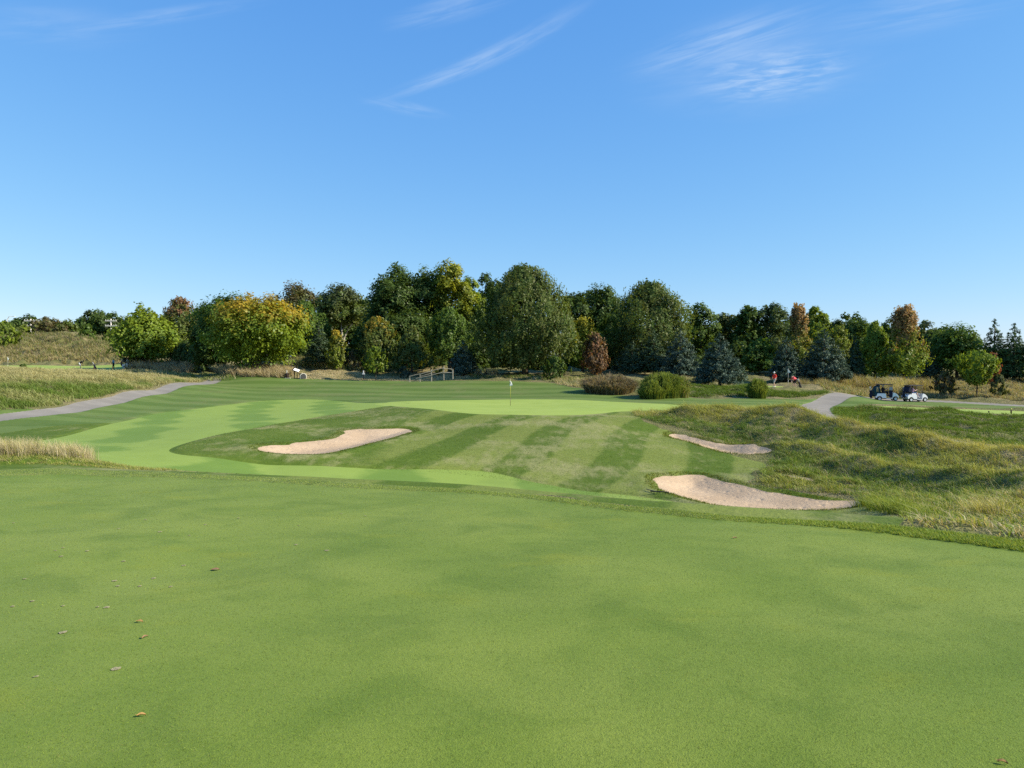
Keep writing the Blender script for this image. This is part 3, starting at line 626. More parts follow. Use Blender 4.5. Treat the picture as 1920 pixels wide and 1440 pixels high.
TSEED = [100]
def tree(kind, px, top, Y, wpx, cols, name, label, cat='tree', group=None, z0=.06, shape='full', cover=2.3, base=None, mat='leaf', bark='bark', nl=18, tr=None, lsz=1.0, up=1.0, limbs=6, slen=.11, nx=1.0, taper=.12):
    TSEED[0] += 1; rng = np.random.default_rng(TSEED[0])
    wpx = wpx * (1.10 if kind == 'broad' else 1.0)
    x, y, zt = pt(px, top, Y); zb = zg1(x, y); H = zt - zb; W = wpx / F * Y
    e = empty(name, (x, y, zb)); tag(e, label, cat, group or (None if cat != 'tree' else 'trees beyond the left mound' if px < 240 else 'spruces along the wood' if name == 'spruce_tree' else 'trees along the wood'))
    size = max(.10, .00165 * Y) * lsz * (.88 if kind == 'spruce' else 1); cover = cover * 1.75
    n = int(cover * math.pi * W * H / (2 * size * size) * nx); n = min(n, 70000)
    zz = z0 * H
    if kind == 'broad': v, f, c = crown_broad(rng, W, H, zz, n, size, cols, nl, taper=taper)
    elif kind == 'spray': v, f, c = crown_spray(rng, W, H, zz, n, size, cols, shape, up=up, slen=slen)
    else: v, f, c = crown_spruce(rng, W, H, max(zz * .3, .1), n, size, cols)
    v[:, 2] = np.maximum(v[:, 2], .02)
    link('crown', np_mesh('crown', v, f, c), M['needle' if kind == 'spruce' else mat], e)
    r0 = tr or max(.05, .016 * H + .012 * W)
    pyobj('trunk', trunk_parts(rng, W, H, zz, r0, limbs, conifer=(kind == 'spruce')), M[bark], e)
    return e

# ------------------------------------------------------------------ grasses
def blades(rng, x, y, h, w, lean, c0, c1, bend=.5, wind=(-.25, 0.0), seg2=True, zoff=-.01):
    """grass blades rooted on the ground; base and tip colours per blade"""
    n = len(x); z = zg(x, y) + zoff; an = rng.uniform(0, 2 * np.pi, n); la = rng.uniform(0, 2 * np.pi, n); l = lean * rng.uniform(.2, 1.2, n)
    dx = np.cos(la) * l + wind[0] * lean; dy = np.sin(la) * l + wind[1] * lean
    B = np.c_[x, y, z]; side = np.c_[np.cos(an), np.sin(an), np.zeros(n)] * (np.asarray(w) / 2 * np.ones(n))[:, None]; h = (np.asarray(h) * np.ones(n))
    up1 = np.c_[dx * h * .35, dy * h * .35, h * .55]; up2 = np.c_[dx * h * (.7 + bend), dy * h * (.7 + bend), h * np.sqrt(np.clip(1 - (lean * .5) ** 2, .3, 1))]
    if seg2:
        v = np.stack([B - side, B + side, B + up1 + side * .75, B + up1 - side * .75, B + up2 + side * .15, B + up2 - side * .15], 1).reshape(-1, 3)
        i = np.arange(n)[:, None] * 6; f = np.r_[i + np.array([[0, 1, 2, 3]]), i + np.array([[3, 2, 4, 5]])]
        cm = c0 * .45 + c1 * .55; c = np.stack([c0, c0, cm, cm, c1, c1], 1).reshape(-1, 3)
    else:
        v = np.stack([B - side, B + side, B + up2], 1).reshape(-1, 3); f = np.arange(n * 3).reshape(-1, 3); c = np.stack([c0, c0, c1], 1).reshape(-1, 3)
    return v, f, c
def pick(rng, n, *cols):
    """random blend between listed pigments"""
    a = np.array(cols); i = rng.integers(0, len(a), n); j = rng.integers(0, len(a), n); t = rng.uniform(0, 1, n)[:, None]
    return (a[i] * (1 - t) + a[j] * t) * (1 + rng.normal(0, .14, n))[:, None].clip(.5, 1.6)
def scatter(rng, poly, dens, mask=None):
    x0, y0 = poly.min(0); x1, y1 = poly.max(0); n = int((x1 - x0) * (y1 - y0) * dens); x = rng.uniform(x0, x1, n); y = rng.uniform(y0, y1, n)
    k = inside(poly, x, y); x, y = x[k], y[k]
    if mask is not None: k = mask(x, y); x, y = x[k], y[k]
    return x, y
def tufts(rng, x, y, per, spread):
    x = np.repeat(x, per) + rng.normal(0, spread, len(x) * per); y = np.repeat(y, per) + rng.normal(0, spread, len(y) * per); return x, y
def stuff_grass(name, label, cat, parts):
    vs = []; fs = []; cs = []; o = 0
    for v, f, c in parts: vs.append(v); fs.append(f + o); cs.append(c); o += len(v)
    ob = link(name, np_mesh(name, np.concatenate(vs), np.concatenate(fs), np.clip(np.concatenate(cs), .004, .8)), M['blade'])
    return tag(ob, label, cat, kind='stuff')
def not_on(*names, margin=0.0):
    def f(x, y):
        k = np.ones(len(x), bool)
        for nm in names: k &= sdf(Z[nm], x, y) > margin
        return k
    return f
# ------------------------------------------------------------------ the trees, left to right
BT, SP = 'broadleaf_tree', 'spruce_tree'
# far left, beyond the mound
tree('broad', 190, 582, 285, 92, ('dark','deep'), BT, 'wide dark rounded tree far behind the left mound, a power pole in front', nl=14)
tree('broad', 160, 603, 280, 50, ('deep','mid'), BT, 'low dark green tree on the left flank of the wide dark tree behind the mound', nl=9)
tree('broad', 229, 594, 280, 46, ('dark','greyg'), BT, 'dark tree between the wide dark tree and the small lime green maple', nl=9)
tree('spray', 166, 608, 182, 25, ('bright','mid'), BT, 'small pointed bright green tree on the crest of the left mound', shape='cone')
tree('spray', 206, 622, 178, 24, ('deep','mid'), 'shrub', 'low dark green shrub at the foot of the power pole on the mound crest', 'shrub')
tree('broad', 151, 624, 181, 11, ('deep','deep'), 'shrub', 'tiny round dark shrub on the mound crest beside the pointed tree', 'shrub', nl=5)
tree('spray', 5, 603, 168, 60, ('mid','lime'), BT, 'rounded mid green tree cut by the left edge of the photo', z0=.02)
tree('broad', 30, 612, 180, 22, ('mid','olive'), BT, 'small green tree between the edge tree and the yellowish tree on the mound', nl=6)
tree('spray', 46, 609, 182, 26, ('lime','olive'), BT, 'small yellowish green tree on the mound left of the power poles')
tree('broad', 88, 594, 215, 52, ('olive','brown'), BT, 'thin olive brown tree behind the group of power poles', cover=1.5)
tree('broad', 124, 599, 215, 40, ('olive','mid'), BT, 'thin olive tree with a power pole crossarm showing through its top', cover=1.5)
tree('broad', 113, 608, 200, 26, ('deep','brown'), 'shrub', 'dark brownish bush on the mound crest below the thin olive trees', 'shrub', nl=6)
tree('broad', 36, 590, 290, 56, ('dark','deep'), BT, 'flat topped dark tree furthest away at the far left horizon', nl=9)
tree('broad', 68, 593, 300, 40, ('dark','deep'), BT, 'distant dark tree behind the leftmost pair of power poles', nl=8)
# left group
tree('broad', 273, 574, 124, 98, ('lime','bright','lime',.7), 'maple_tree', 'small lime green maple standing alone beside the white golf cart', nl=30, cover=2.6, z0=.04, lsz=1.1, taper=.55)
tree('spray', 338, 559, 131, 78, ('olive','mid','rust',.84), BT, 'upright olive tree with a reddish top behind the lime green maple', cover=2.4)
tree('spray', 352, 640, 124, 70, ('dark','deep'), 'shrub', 'dark shrub mass in the shade below the reddish topped tree', 'shrub', z0=.0, cover=4)
tree('spray', 371, 578, 140, 30, ('brown','olive'), BT, 'thin half bare tree showing behind the reddish topped tree', cover=.5)
tree('broad', 418, 553, 118, 106, ('deep','bright'), 'maple_tree', 'dark green round maple overlapped by the orange maple', nl=30, cover=2.6)
tree('broad', 386, 612, 116, 56, ('dark','deep'), BT, 'low dark tree at the left foot of the dark green round maple', z0=.02)
tree('broad', 483, 552, 104, 152, ('lime','bright','orange',.72), 'maple_tree', 'big round maple turning orange and gold over yellow green lower leaves', nl=40, cover=3.0, z0=.03, lsz=1.15)
tree('broad', 560, 530, 150, 96, ('olive','greyg','brown',.85), BT, 'tall loose olive brown tree rising behind the orange maple', nl=20, cover=1.7)
tree('spray', 570, 566, 122, 66, ('mid','bright'), BT, 'mid green tree against the right side of the orange maple', cover=2.4)
tree('spray', 601, 588, 126, 46, ('bright','mid'), BT, 'soft light green tree above the small dark spruce', cover=2.2)
tree('broad', 642, 533, 140, 84, ('mid','olive','greyg',.8), BT, 'tall green tree whose pale bare trunk stands out against dark woods', nl=20, cover=1.5, z0=.42, bark='pale_bark', tr=.26, limbs=4)
tree('broad', 622, 560, 152, 60, ('dark','deep'), BT, 'dark tree filling the gap behind the pale trunk on its left')
tree('broad', 668, 556, 155, 60, ('dark','deep'), BT, 'dark tree filling the gap behind the pale trunk on its right')
tree('spruce', 598, 604, 112, 52, ('dark','spruce'), SP, 'small dark spruce between the orange maple and the yellow olive shrub tree', cover=3)
tree('spray', 630, 620, 109, 38, ('olive','lime','gold',.85), BT, 'small yellow olive tree in front of the white parked car', z0=.02)
# the tall dark wood left of the giant tree
tree('broad', 737, 499, 128, 110, ('dark','deep','mid',.9), 'oak_tree', 'tallest dark oak left of centre with a billowing crown', nl=34, cover=2.6)
tree('broad', 795, 505, 128, 100, ('dark','mid'), 'oak_tree', 'tall dark oak between the billowing oak and the yellow topped tree', nl=30, cover=2.6)
tree('broad', 846, 492, 126, 76, ('deep','mid','ygreen',.60), BT, 'tall tree with a narrow yellow green top in the middle of the wood', nl=24, cover=2.2)
tree('broad', 880, 520, 128, 54, ('mid','deep','lime',.66), BT, 'yellow green tree tucked under the narrow yellow top on its right', nl=18)
tree('broad', 918, 514, 132, 62, ('dark','deep'), 'oak_tree', 'dark oak peeping out between the yellow topped tree and the giant central tree', nl=18)
tree('broad', 762, 580, 120, 92, ('dark','mid'), BT, 'dark leafy tree filling the wood under the two tall oaks', nl=24)
tree('broad', 700, 590, 124, 60, ('dark','deep'), BT, 'dark tree under the left side of the billowing oak', nl=16)
tree('spray', 708, 596, 112, 80, ('mid','olive','orange',.94), BT, 'olive green tree with faint orange tips behind the slender sapling', cover=2.3, z0=.02)
tree('spray', 664, 655, 112, 44, ('dark','brown'), 'shrub', 'dark undergrowth bush beside the white parked car', 'shrub', z0=.0)
tree('spray', 704, 650, 98, 44, ('lime','mid'), 'sapling_tree', 'slender pale green sapling with a thin trunk on the dry grass', 'sapling', z0=.22, cover=1.8, tr=.05)
tree('spray', 772, 612, 108, 82, ('deep','olive'), 'juniper_tree', 'dense dark olive juniper behind the split rail fence', z0=.0, shape='cone', cover=2.6)
tree('spray', 842, 579, 114, 88, ('mid','bright'), BT, 'soft mid green tree with a forked trunk right of the juniper', cover=2.3, z0=.16)
tree('spray', 823, 668, 103, 17, ('gold','yellow'), 'shrub', 'small bright yellow shrub behind the upper end of the split rail fence', 'shrub', z0=.02)
tree('spray', 757, 688, 103, 24, ('blue','blue'), 'shrub', 'small grey blue shrub at the lower end of the split rail fence', 'shrub', z0=.0)
tree('spruce', 868, 640, 101, 52, ('spruce','blue'), SP, 'small blue spruce just left of the giant central tree', cover=3)
tree('broad', 897, 640, 112, 40, ('dark','deep'), BT, 'dark low tree in the gap between the small blue spruce and the giant tree', z0=.0)
# the giant
tree('spray', 984, 501, 101, 180, ('deep','olive'), 'linden_tree', 'giant dense olive green tree in the centre behind the flag', cover=3.0, z0=.0, slen=.085, up=1.1, limbs=9)
tree('spray', 1040, 668, 94, 46, ('deep','mid'), 'shrub', 'round dark green shrub at the right foot of the giant central tree', 'shrub', z0=.0, cover=2.6)
tree('broad', 1077, 550, 128, 56, ('dark','deep'), 'oak_tree', 'dark oak directly right of the giant central tree, behind a yellow green tree', nl=18)
tree('spray', 1092, 596, 109, 70, ('lime','bright','yellow',.6), BT, 'yellow green tree between the giant tree and the rusty larch', cover=2.2)
tree('spray', 1116, 624, 101, 50, ('rust','brown','olive',.97), 'larch_tree', 'rusty brown rounded larch right of the giant tree', 'larch', cover=2.6, z0=.0, slen=.10)
tree('broad', 1132, 537, 132, 92, ('dark','deep'), 'oak_tree', 'broad round topped dark oak left of the big loose crowned tree', nl=28)
tree('broad', 1160, 590, 118, 70, ('dark','deep'), BT, 'dark leafy tree behind the rusty larch on its right', nl=18)
tree('spray', 1218, 530, 110, 146, ('deep','olive'), 'linden_tree', 'large loose crowned olive green tree with upright sprigs right of centre', cover=2.5, z0=.03, slen=.12, up=1.2, limbs=9)
tree('spruce', 1185, 640, 104, 66, ('dark','spruce'), SP, 'very dark spruce in deep shade right of the rusty larch', cover=3)
tree('spruce', 1226, 620, 102, 58, ('dark','spruce'), SP, 'dark pointed spruce below the large loose crowned tree', cover=3)
tree('spruce', 1276, 619, 99, 76, ('spruce','blue'), SP, 'blue green spruce between the dark pointed spruce and the widest spruce', cover=3)
tree('spruce', 1350, 629, 88, 90, ('spruce','blue'), SP, 'widest blue green spruce, standing forward over its own shadow', cover=3.4)
tree('broad', 1315, 569, 126, 62, ('mid','deep'), 'oak_tree', 'oak with sky gaps in its crown behind the widest spruce', nl=18, cover=1.7)
tree('broad', 1362, 588, 130, 48, ('dark','olive'), BT, 'dark tree in the dip of the skyline right of the oak with sky gaps', nl=14)
tree('broad', 1402, 574, 126, 54, ('deep','mid'), BT, 'rounded dark green tree on the skyline above the bright low tree', nl=16)
tree('broad', 1447, 570, 126, 58, ('greyg','mid'), BT, 'grey green round tree left of the orange topped column', nl=18)
tree('broad', 1425, 634, 112, 64, ('bright','deep'), BT, 'low bright green tree behind the two golfers in red', nl=16, z0=.0)
tree('broad', 1385, 640, 116, 44, ('dark','deep'), BT, 'dark low tree behind the right shoulder of the widest spruce', z0=.0)
tree('spruce', 1474, 633, 97, 58, ('spruce','blue'), SP, 'blue spruce directly behind the golfers in red', cover=3.2)
tree('spray', 1497, 571, 110, 50, ('olive','lime','tan',.60), BT, 'upright tree with a rust orange top above the blue spruces', cover=2.3, shape='flame', slen=.09)
tree('broad', 1524, 576, 126, 46, ('mid','lime'), BT, 'green tree just right of the rust orange top', nl=14)
tree('spray', 1533, 606, 116, 62, ('lime','mid'), BT, 'yellow green tree behind the tip of the large blue spruce', cover=2.2)
tree('spray', 1571, 612, 116, 52, ('lime','olive'), BT, 'yellow green tree between the large blue spruce and the slim dark spruce', cover=2.2)
tree('spruce', 1546, 621, 97, 88, ('spruce','blue'), SP, 'large blue spruce with a full round base right of the golfers', cover=3.4)
tree('spruce', 1603, 632, 104, 36, ('dark','spruce'), SP, 'slim dark spruce between two yellow green trees', cover=3)
tree('spray', 1641, 604, 106, 76, ('bright','lime'), BT, 'bright green leafy tree above the left golf cart', cover=2.4, z0=.0, shape='cone')
tree('spray', 1697, 574, 103, 72, ('lime','bright','tan',.60), BT, 'flame shaped tree with a rusty top and yellow green skirt above the golf carts', cover=2.5, shape='flame', slen=.09)
tree('broad', 1610, 598, 140, 60, ('deep','mid'), BT, 'dark rounded tree on the skyline behind the slim dark spruce', nl=14)
tree('broad', 1664, 600, 145, 60, ('deep','mid'), BT, 'dark tree on the skyline just left of the flame shaped tree', nl=14)
tree('broad', 1580, 600, 150, 60, ('deep','olive'), BT, 'dark olive tree on the skyline behind the yellow green pair', nl=14)
tree('broad', 1735, 604, 150, 50, ('deep','greyg'), BT, 'dark tree on the skyline right of the flame shaped tree', nl=12)
tree('spray', 1750, 618, 118, 58, ('greyg','mid'), BT, 'grey green tree between the flame shaped tree and the dark maple', cover=2.2)
tree('spruce', 1740, 655, 112, 44, ('greyg','spruce'), SP, 'hazy grey green conifer in the shade right of the flame shaped tree', cover=2.6)
tree('broad', 1796, 608, 112, 86, ('deep','bright'), 'maple_tree', 'dark green maple with a ragged top at the right of the carts', nl=26, z0=.02)
tree('spray', 1832, 658, 90, 78, ('lime','bright'), BT, 'small spreading yellow green tree on a short trunk in the dry grass', z0=.24, cover=1.9, shape='vase', tr=.09)
tree('spray', 1861, 662, 97, 26, ('redd','rust'), BT, 'small reddish tree behind the spreading yellow green tree', z0=.1)
tree('spruce', 1865, 602, 108, 54, ('spruce','deep'), SP, 'tall spruce, left one of the two at the right edge', cover=3)
tree('spruce', 1902, 609, 106, 62, ('spruce','deep'), SP, 'tall spruce, right one of the two at the right edge', cover=3)
tree('spray', 1945, 632, 104, 56, ('deep','mid'), BT, 'dark tree cut off by the right edge of the photo', z0=.0)
tree('spray', 1772, 696, 92, 40, ('brown','olive'), 'shrub', 'low brownish shrub left of the spreading yellow green tree', 'shrub', z0=.0, cover=3)
tree('spray', 1872, 702, 88, 34, ('olive','greyg'), 'shrub', 'thin olive shrub right of the spreading yellow green tree', 'shrub', z0=.0, cover=2.2)
# weeds and low bushes
tree('spray', 44, 683, 120, 12, ('deep','mid'), 'shrub', 'small dark weed bush on the dry bank at the far left', 'shrub', z0=.0)
tree('spray', 1534, 706, 99, 30, ('brown','olive'), 'shrub', 'low brown thicket right of the golfers', 'shrub', z0=.0, cover=2.4)
# the far wood that closes the horizon
def wood(name, label, x0, x1, top, Y, cols, seed, cnt, hvar=8):
    rng = np.random.default_rng(seed); vs = []; fs = []; cs = []; o = 0
    for k in range(cnt):
        px = x0 + (x1 - x0) * (k + rng.uniform(.1, .9)) / cnt; yy = Y * rng.uniform(.96, 1.06); tp = top + rng.uniform(-hvar / 2, hvar / 2)
        x, y, zt = pt(px, tp, yy); zb = zg1(x, y) - .4; H = max(zt - zb, 2.5); W = (x1 - x0) / cnt * 2.1 / F * yy
        v, f, c = crown_broad(rng, W, H, 0, 1500, .0021 * Y, cols, 9)
        vs.append(v + np.array([x, y, zb])); fs.append(f + o); cs.append(c); o += len(v)
    ob = link(name, np_mesh(name, np.concatenate(vs), np.concatenate(fs), np.concatenate(cs)), M['leaf']); tag(ob, label, 'woodland', kind='stuff')
wood('distant_woodland', 'low hazy line of far trees on the horizon', -500, 420, 604, 330, ('deep','greyg'), 11, 26)
wood('background_woodland', 'dark continuous wood standing behind the nearer trees', 300, 660, 598, 158, ('dark','deep'), 12, 14, 26)
wood('background_woodland', 'dark continuous wood behind the tallest trees in the middle', 640, 1300, 562, 160, ('deep','dark'), 22, 20, 34)
wood('background_woodland', 'dark continuous wood standing behind the nearer trees on the right', 1280, 1620, 598, 155, ('dark','deep'), 13, 14, 20)
wood('background_woodland', 'dark green wood closing the skyline behind the golf carts', 1560, 1790, 612, 160, ('deep','mid'), 14, 9, 10)
wood('background_woodland', 'low dark green wood behind the two tall spruces at the right edge', 1790, 2500, 652, 150, ('deep','mid'), 24, 22, 10)
wood('woodland_undergrowth', 'shaded undergrowth along the foot of the wood', 560, 1740, 668, 124, ('dark','deep'), 15, 56, 14)
# ------------------------------------------------------------------ grasses
A = lambda *c: np.array(c)
GD, GG, GL, GY, GS, GP, GB = A(.044,.078,.014), A(.090,.155,.022), A(.165,.240,.040), A(.330,.340,.065), A(.440,.365,.200), A(.570,.490,.310), A(.225,.160,.090)
R_ = np.random.default_rng(7)
# 1. close-mown turf nearest the camera, thinning in step with distance
n = 420000; u = R_.uniform(-.80, .80, n); yv = np.exp(R_.uniform(math.log(2.5), math.log(15.5), n)); x = u * yv
k = yv < edgeY(u) - .02; x, yv, u = x[k], yv[k], u[k]; n = len(x)
pat = fbm(x * .45, yv * .45, 31, 4)[:, None]; pat2 = fbm(x * 1.6, yv * 1.6, 35, 3)[:, None]
c = A(.104,.166,.014) * (1 - pat) + A(.214,.256,.042) * pat; c = c * (.85 + .3 * pat2) * (1 + R_.normal(0, .42, (n, 1))).clip(.25, 2.2); yl = (R_.uniform(0, 1, (n, 1)) < .07); c = np.where(yl, A(.26,.25,.08), c)
NEAR = blades(R_, x, yv, R_.uniform(.010, .024, n) * (1 + .01 * yv), .0016 + .00055 * yv, 1.2, c * .62, c * 1.28, wind=(-.2, .1), seg2=False)  # darker roots and lighter tips paint in the shadow grain between blades
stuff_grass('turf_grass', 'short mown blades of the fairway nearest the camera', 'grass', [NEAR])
# 2. the unmown lip along the end of the near fairway
n = 80000; u = R_.uniform(-.80, .80, n); e = edgeY(u); yv = e + R_.uniform(-.03, 1.0, n) * fringe_w(u * e, e); x = u * yv
rt = sstep(u, .2, .65); c1 = pick(R_, n, GG, GL, GL, GL, GY) * 1.3; c0 = c1 * .8
LIP = blades(R_, x, yv, R_.uniform(.012, .028, n) * (1 + 1.1 * rt), .008 + .004 * R_.uniform(0, 1, n), .9, c0, c1, seg2=False)
stuff_grass('fringe_grass', 'slightly longer grass edging the near fairway', 'grass', [LIP])
# 3. right-hand rough
RR = plan([(1190,49),(1212,45),(1262,43.2),(1320,41),(1445,36),(1452,33),(1435,30),(1425,27.8),(1500,26.4),(1620,25),(1645,22),(1700,17.8),(1720,13.5),(1722,9.35),(1830,8.8),(1920,8.4),(2400,7.5),(2700,25),(2300,29),(2150,31),(1900,35),(1740,39.5),(1650,43.5),(1590,47),(1500,50),(1400,52),(1330,51.5),(1260,50)])
def rough(dens, per, hlo, hhi, wid, seed):
    rg = np.random.default_rng(seed); x, y = scatter(rg, RR, dens, not_on(*BUNK, margin=.12)); x, y = tufts(rg, x, y, per, .10); n = len(x)
    k = not_on(*BUNK, margin=.02)(x, y); x, y = x[k], y[k]; n = len(x)
    f = fbm(x * .33, y * .33, 41, 4); g = fbm(x * 1.1, y * 1.1, 47, 3)
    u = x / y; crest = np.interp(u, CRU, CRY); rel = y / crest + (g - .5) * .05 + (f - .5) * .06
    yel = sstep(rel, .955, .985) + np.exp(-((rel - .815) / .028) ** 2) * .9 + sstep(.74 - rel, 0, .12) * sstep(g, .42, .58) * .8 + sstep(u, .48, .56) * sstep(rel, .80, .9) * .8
    drk = np.exp(-((rel - .905) / .042) ** 2) * 1.1 * sstep(.56 - u, 0, .1) + np.exp(-((rel - .74) / .035) ** 2) * .9 + sstep(.50 - g, 0, .1) * .5  # dry crests, lush dark faces; some of the faces' shade is put into colour
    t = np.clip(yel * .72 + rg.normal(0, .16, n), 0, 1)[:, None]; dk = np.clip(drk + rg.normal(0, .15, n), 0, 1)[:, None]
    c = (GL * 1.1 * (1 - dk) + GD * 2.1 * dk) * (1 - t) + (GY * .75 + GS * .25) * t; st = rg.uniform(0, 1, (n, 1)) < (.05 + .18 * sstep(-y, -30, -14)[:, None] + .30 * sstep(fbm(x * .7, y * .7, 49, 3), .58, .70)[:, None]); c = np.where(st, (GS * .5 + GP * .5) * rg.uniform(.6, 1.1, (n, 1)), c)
    c = c * (1 + rg.normal(0, .16, (n, 1))); sc = .55 + .9 * g + .5 * np.exp(-((y - crest - .6) / 1.5) ** 2); h = rg.uniform(hlo, hhi, n) * sc * (.62 + .38 * sstep(y, 11, 20))
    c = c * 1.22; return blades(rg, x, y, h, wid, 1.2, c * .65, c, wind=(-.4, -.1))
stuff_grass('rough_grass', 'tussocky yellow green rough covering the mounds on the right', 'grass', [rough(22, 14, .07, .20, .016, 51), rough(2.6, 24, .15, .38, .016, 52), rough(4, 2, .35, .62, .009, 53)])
# lips of the bunkers
def lip(nm, dens, h0, h1, far=True, seed=60):
    rg = np.random.default_rng(seed); P_ = Z[nm]; c = P_.mean(0); big = c + (P_ - c) * 1.25 + np.sign(P_ - c) * .5; x, y = scatter(rg, big, dens)
    s = sdf(Z[nm], x, y) + (fbm(x * 1.1, y * 1.1, 21, 3) - .5) * .45; k = (s > .0) & (s < .40); x, y = x[k], y[k]; n = len(x)
    cc = pick(rg, n, GG, GL, GY, GD); return blades(rg, x, y, rg.uniform(h0, h1, n), .014, 1.0, cc * .55, cc, wind=(-.2, -.9 if far else 0))
stuff_grass('bunker_lip_grass', 'ragged grass overhanging the rims of the sand bunkers', 'grass', [lip('bunker_left', 500, .02, .07), lip('bunker_mid', 400, .04, .14), lip('bunker_right', 450, .04, .12), lip('sand_scar', 400, .06, .2)])
# mown hill: short, patchy blades
HILL = plan([(330,30.5),(480,41),(700,55),(800,48.5),(900,45.5),(1060,44.6),(1160,48),(1215,46),(1245,42),(1300,38),(1390,33.5),(1440,31),(1400,28),(1490,25.5),(1620,23.5),(1690,17),(1500,17),(1300,22.5),(1100,25.5),(900,28.7),(500,29)], True)
def hill(seed, dens):
    rg = np.random.default_rng(seed); x, y = scatter(rg, HILL, dens, not_on(*BUNK, margin=.05)); n = len(x)
    st = sstep(hill_band(x, y) + (fbm(x * 1.1, y * 1.1, 45, 3) - .5) * .5, .35, .65)[:, None]
    g = fbm(x * .5, y * .5, 44, 4)[:, None]; c = A(.072,.125,.008) * (1 - st) + A(.215,.250,.075) * st; c = c * (1 - .5 * sstep(g, .5, .7)) + A(.29,.265,.13) * .5 * sstep(g, .5, .7)
    c = c * (1 + rg.normal(0, .2, (n, 1))); return blades(rg, x, y, rg.uniform(.02, .055, n), .022, 1.2, c * .75, c, seg2=False)
stuff_grass('mown_grass', 'striped mown grass on the slope in front of the putting green', 'grass', [hill(61, 150)])
# 4. left bank
LB = plan([(-500,38),(0,47.2),(130,54.2),(230,66.5),(310,79),(385,93),(340,99),(290,92),(150,86),(0,82),(-500,74)])
def bank(seed):
    rg = np.random.default_rng(seed); x, y = scatter(rg, LB, 7, not_on('path_left', margin=.25)); x, y = tufts(rg, x, y, 15, .16); k = not_on('path_left', margin=.12)(x, y); x, y = x[k], y[k]; n = len(x); px = x / y * F + 960
    f = fbm(x * .22, y * .22, 71, 4); top = sstep(y - np.interp(px, [-300, 0, 100, 200, 300, 360], [52, 55, 60, 68, 82, 93]), -1.5, 5) ; t = np.clip(top * 1.0 + sstep(px, 170, 280) * .6 * (f > .45) + sstep(f, .55, .7) * .5 + rg.normal(0, .16, n), 0, 1)[:, None]
    c = (GG * 1.15 * (1 - f[:, None]) + GL * 1.15 * f[:, None]) * (1 - t) + (GP * .55 + GY * .45) * t; c = c * (1 + rg.normal(0, .15, (n, 1)))
    return blades(rg, x, y, rg.uniform(.22, .55, n) * (.7 + .6 * f), .036, 1.1, c * .65, c, wind=(-.5, -.2))
stuff_grass('bank_grass', 'long green grass with straw tops on the bank beside the left path', 'grass', [bank(72)])
# 5. dry stands
def stand(seed, pts, dens, per, h, cols, w=.03, lean=.6, spread=.15, zoff=-.02, mask=None):
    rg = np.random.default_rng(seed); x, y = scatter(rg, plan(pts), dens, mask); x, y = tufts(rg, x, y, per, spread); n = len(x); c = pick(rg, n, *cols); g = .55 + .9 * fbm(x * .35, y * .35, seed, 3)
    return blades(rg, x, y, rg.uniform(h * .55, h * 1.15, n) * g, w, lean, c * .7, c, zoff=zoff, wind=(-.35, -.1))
nb = not_on('path_left', 'path_right', 'far_green_left', 'far_green_right', 'tee_strip', 'mown_rough', margin=.3)
stuff_grass('straw_grass', 'tall straw coloured grass standing beneath the maples on the left', 'grass', [
    stand(81, [(238,121),(262,117),(330,114),(372,116),(350,122),(290,127)], 3.0, 22, 1.35, (GP, GS, GS, GB), .045),
    stand(82, [(405,104),(440,99.5),(500,98.5),(548,99),(545,106),(480,109),(420,110)], 2.6, 22, 1.15, (GP, GS, GS, GB), .042),
    stand(83, [(290,100),(340,97),(440,98),(430,101),(350,104)], 3, 18, .5, (GL, GG, GP, GL), .036)])
stuff_grass('dry_grass', 'dry straw grass on the flat beyond the left bank', 'grass', [
    stand(84, [(-500,82),(0,84),(150,88),(290,94),(345,100),(330,112),(240,112),(120,108),(-500,104)], 2.6, 14, .5, (GP, GS, GP, GY, GL), .036, mask=nb),
    stand(85, [(-500,146),(0,147),(150,148),(250,145),(262,160),(120,168),(-500,170)], .9, 12, .8, (GS, GB, GS, GY), .07)])
stuff_grass('mound_grass', 'brown green rough grass on the large left mound', 'grass', [
    stand(86, [(-500,152),(0,150),(150,152),(255,148),(262,176),(200,188),(60,192),(-500,192)], 1.1, 12, .75, (GS * .75, GB, GS * .6, GG, GY * .7, GD * 1.5), .085, spread=.4)])
stuff_grass('dry_grass', 'straw and wiry grass along the foot of the woods behind the post', 'grass', [
    stand(87, [(552,112),(640,110),(690,112),(690,122),(600,124),(545,120)], 2.2, 18, 1.3, (GY, GS, GL, GP), .045),
    stand(88, [(565,98.6),(640,98.2),(760,97.6),(860,97),(870,101),(760,104),(690,107),(600,108),(550,104)], 14, 14, .10, (GS*1.1, GP, GP), .045),
    stand(89, [(880,99),(960,94.5),(1050,91),(1100,92),(1080,97),(960,98),(900,101)], 3, 14, .40, (GG, GL, GS, GG), .036),
    stand(90, [(870,101),(920,100),(930,103),(880,105)], 3, 16, .8, (GS, GP), .04),
    stand(91, [(1040,90),(1090,82),(1120,78),(1150,76.5),(1140,82),(1100,92),(1050,96)], 3, 16, .42, (GS, GP, GL, GS), .036)])
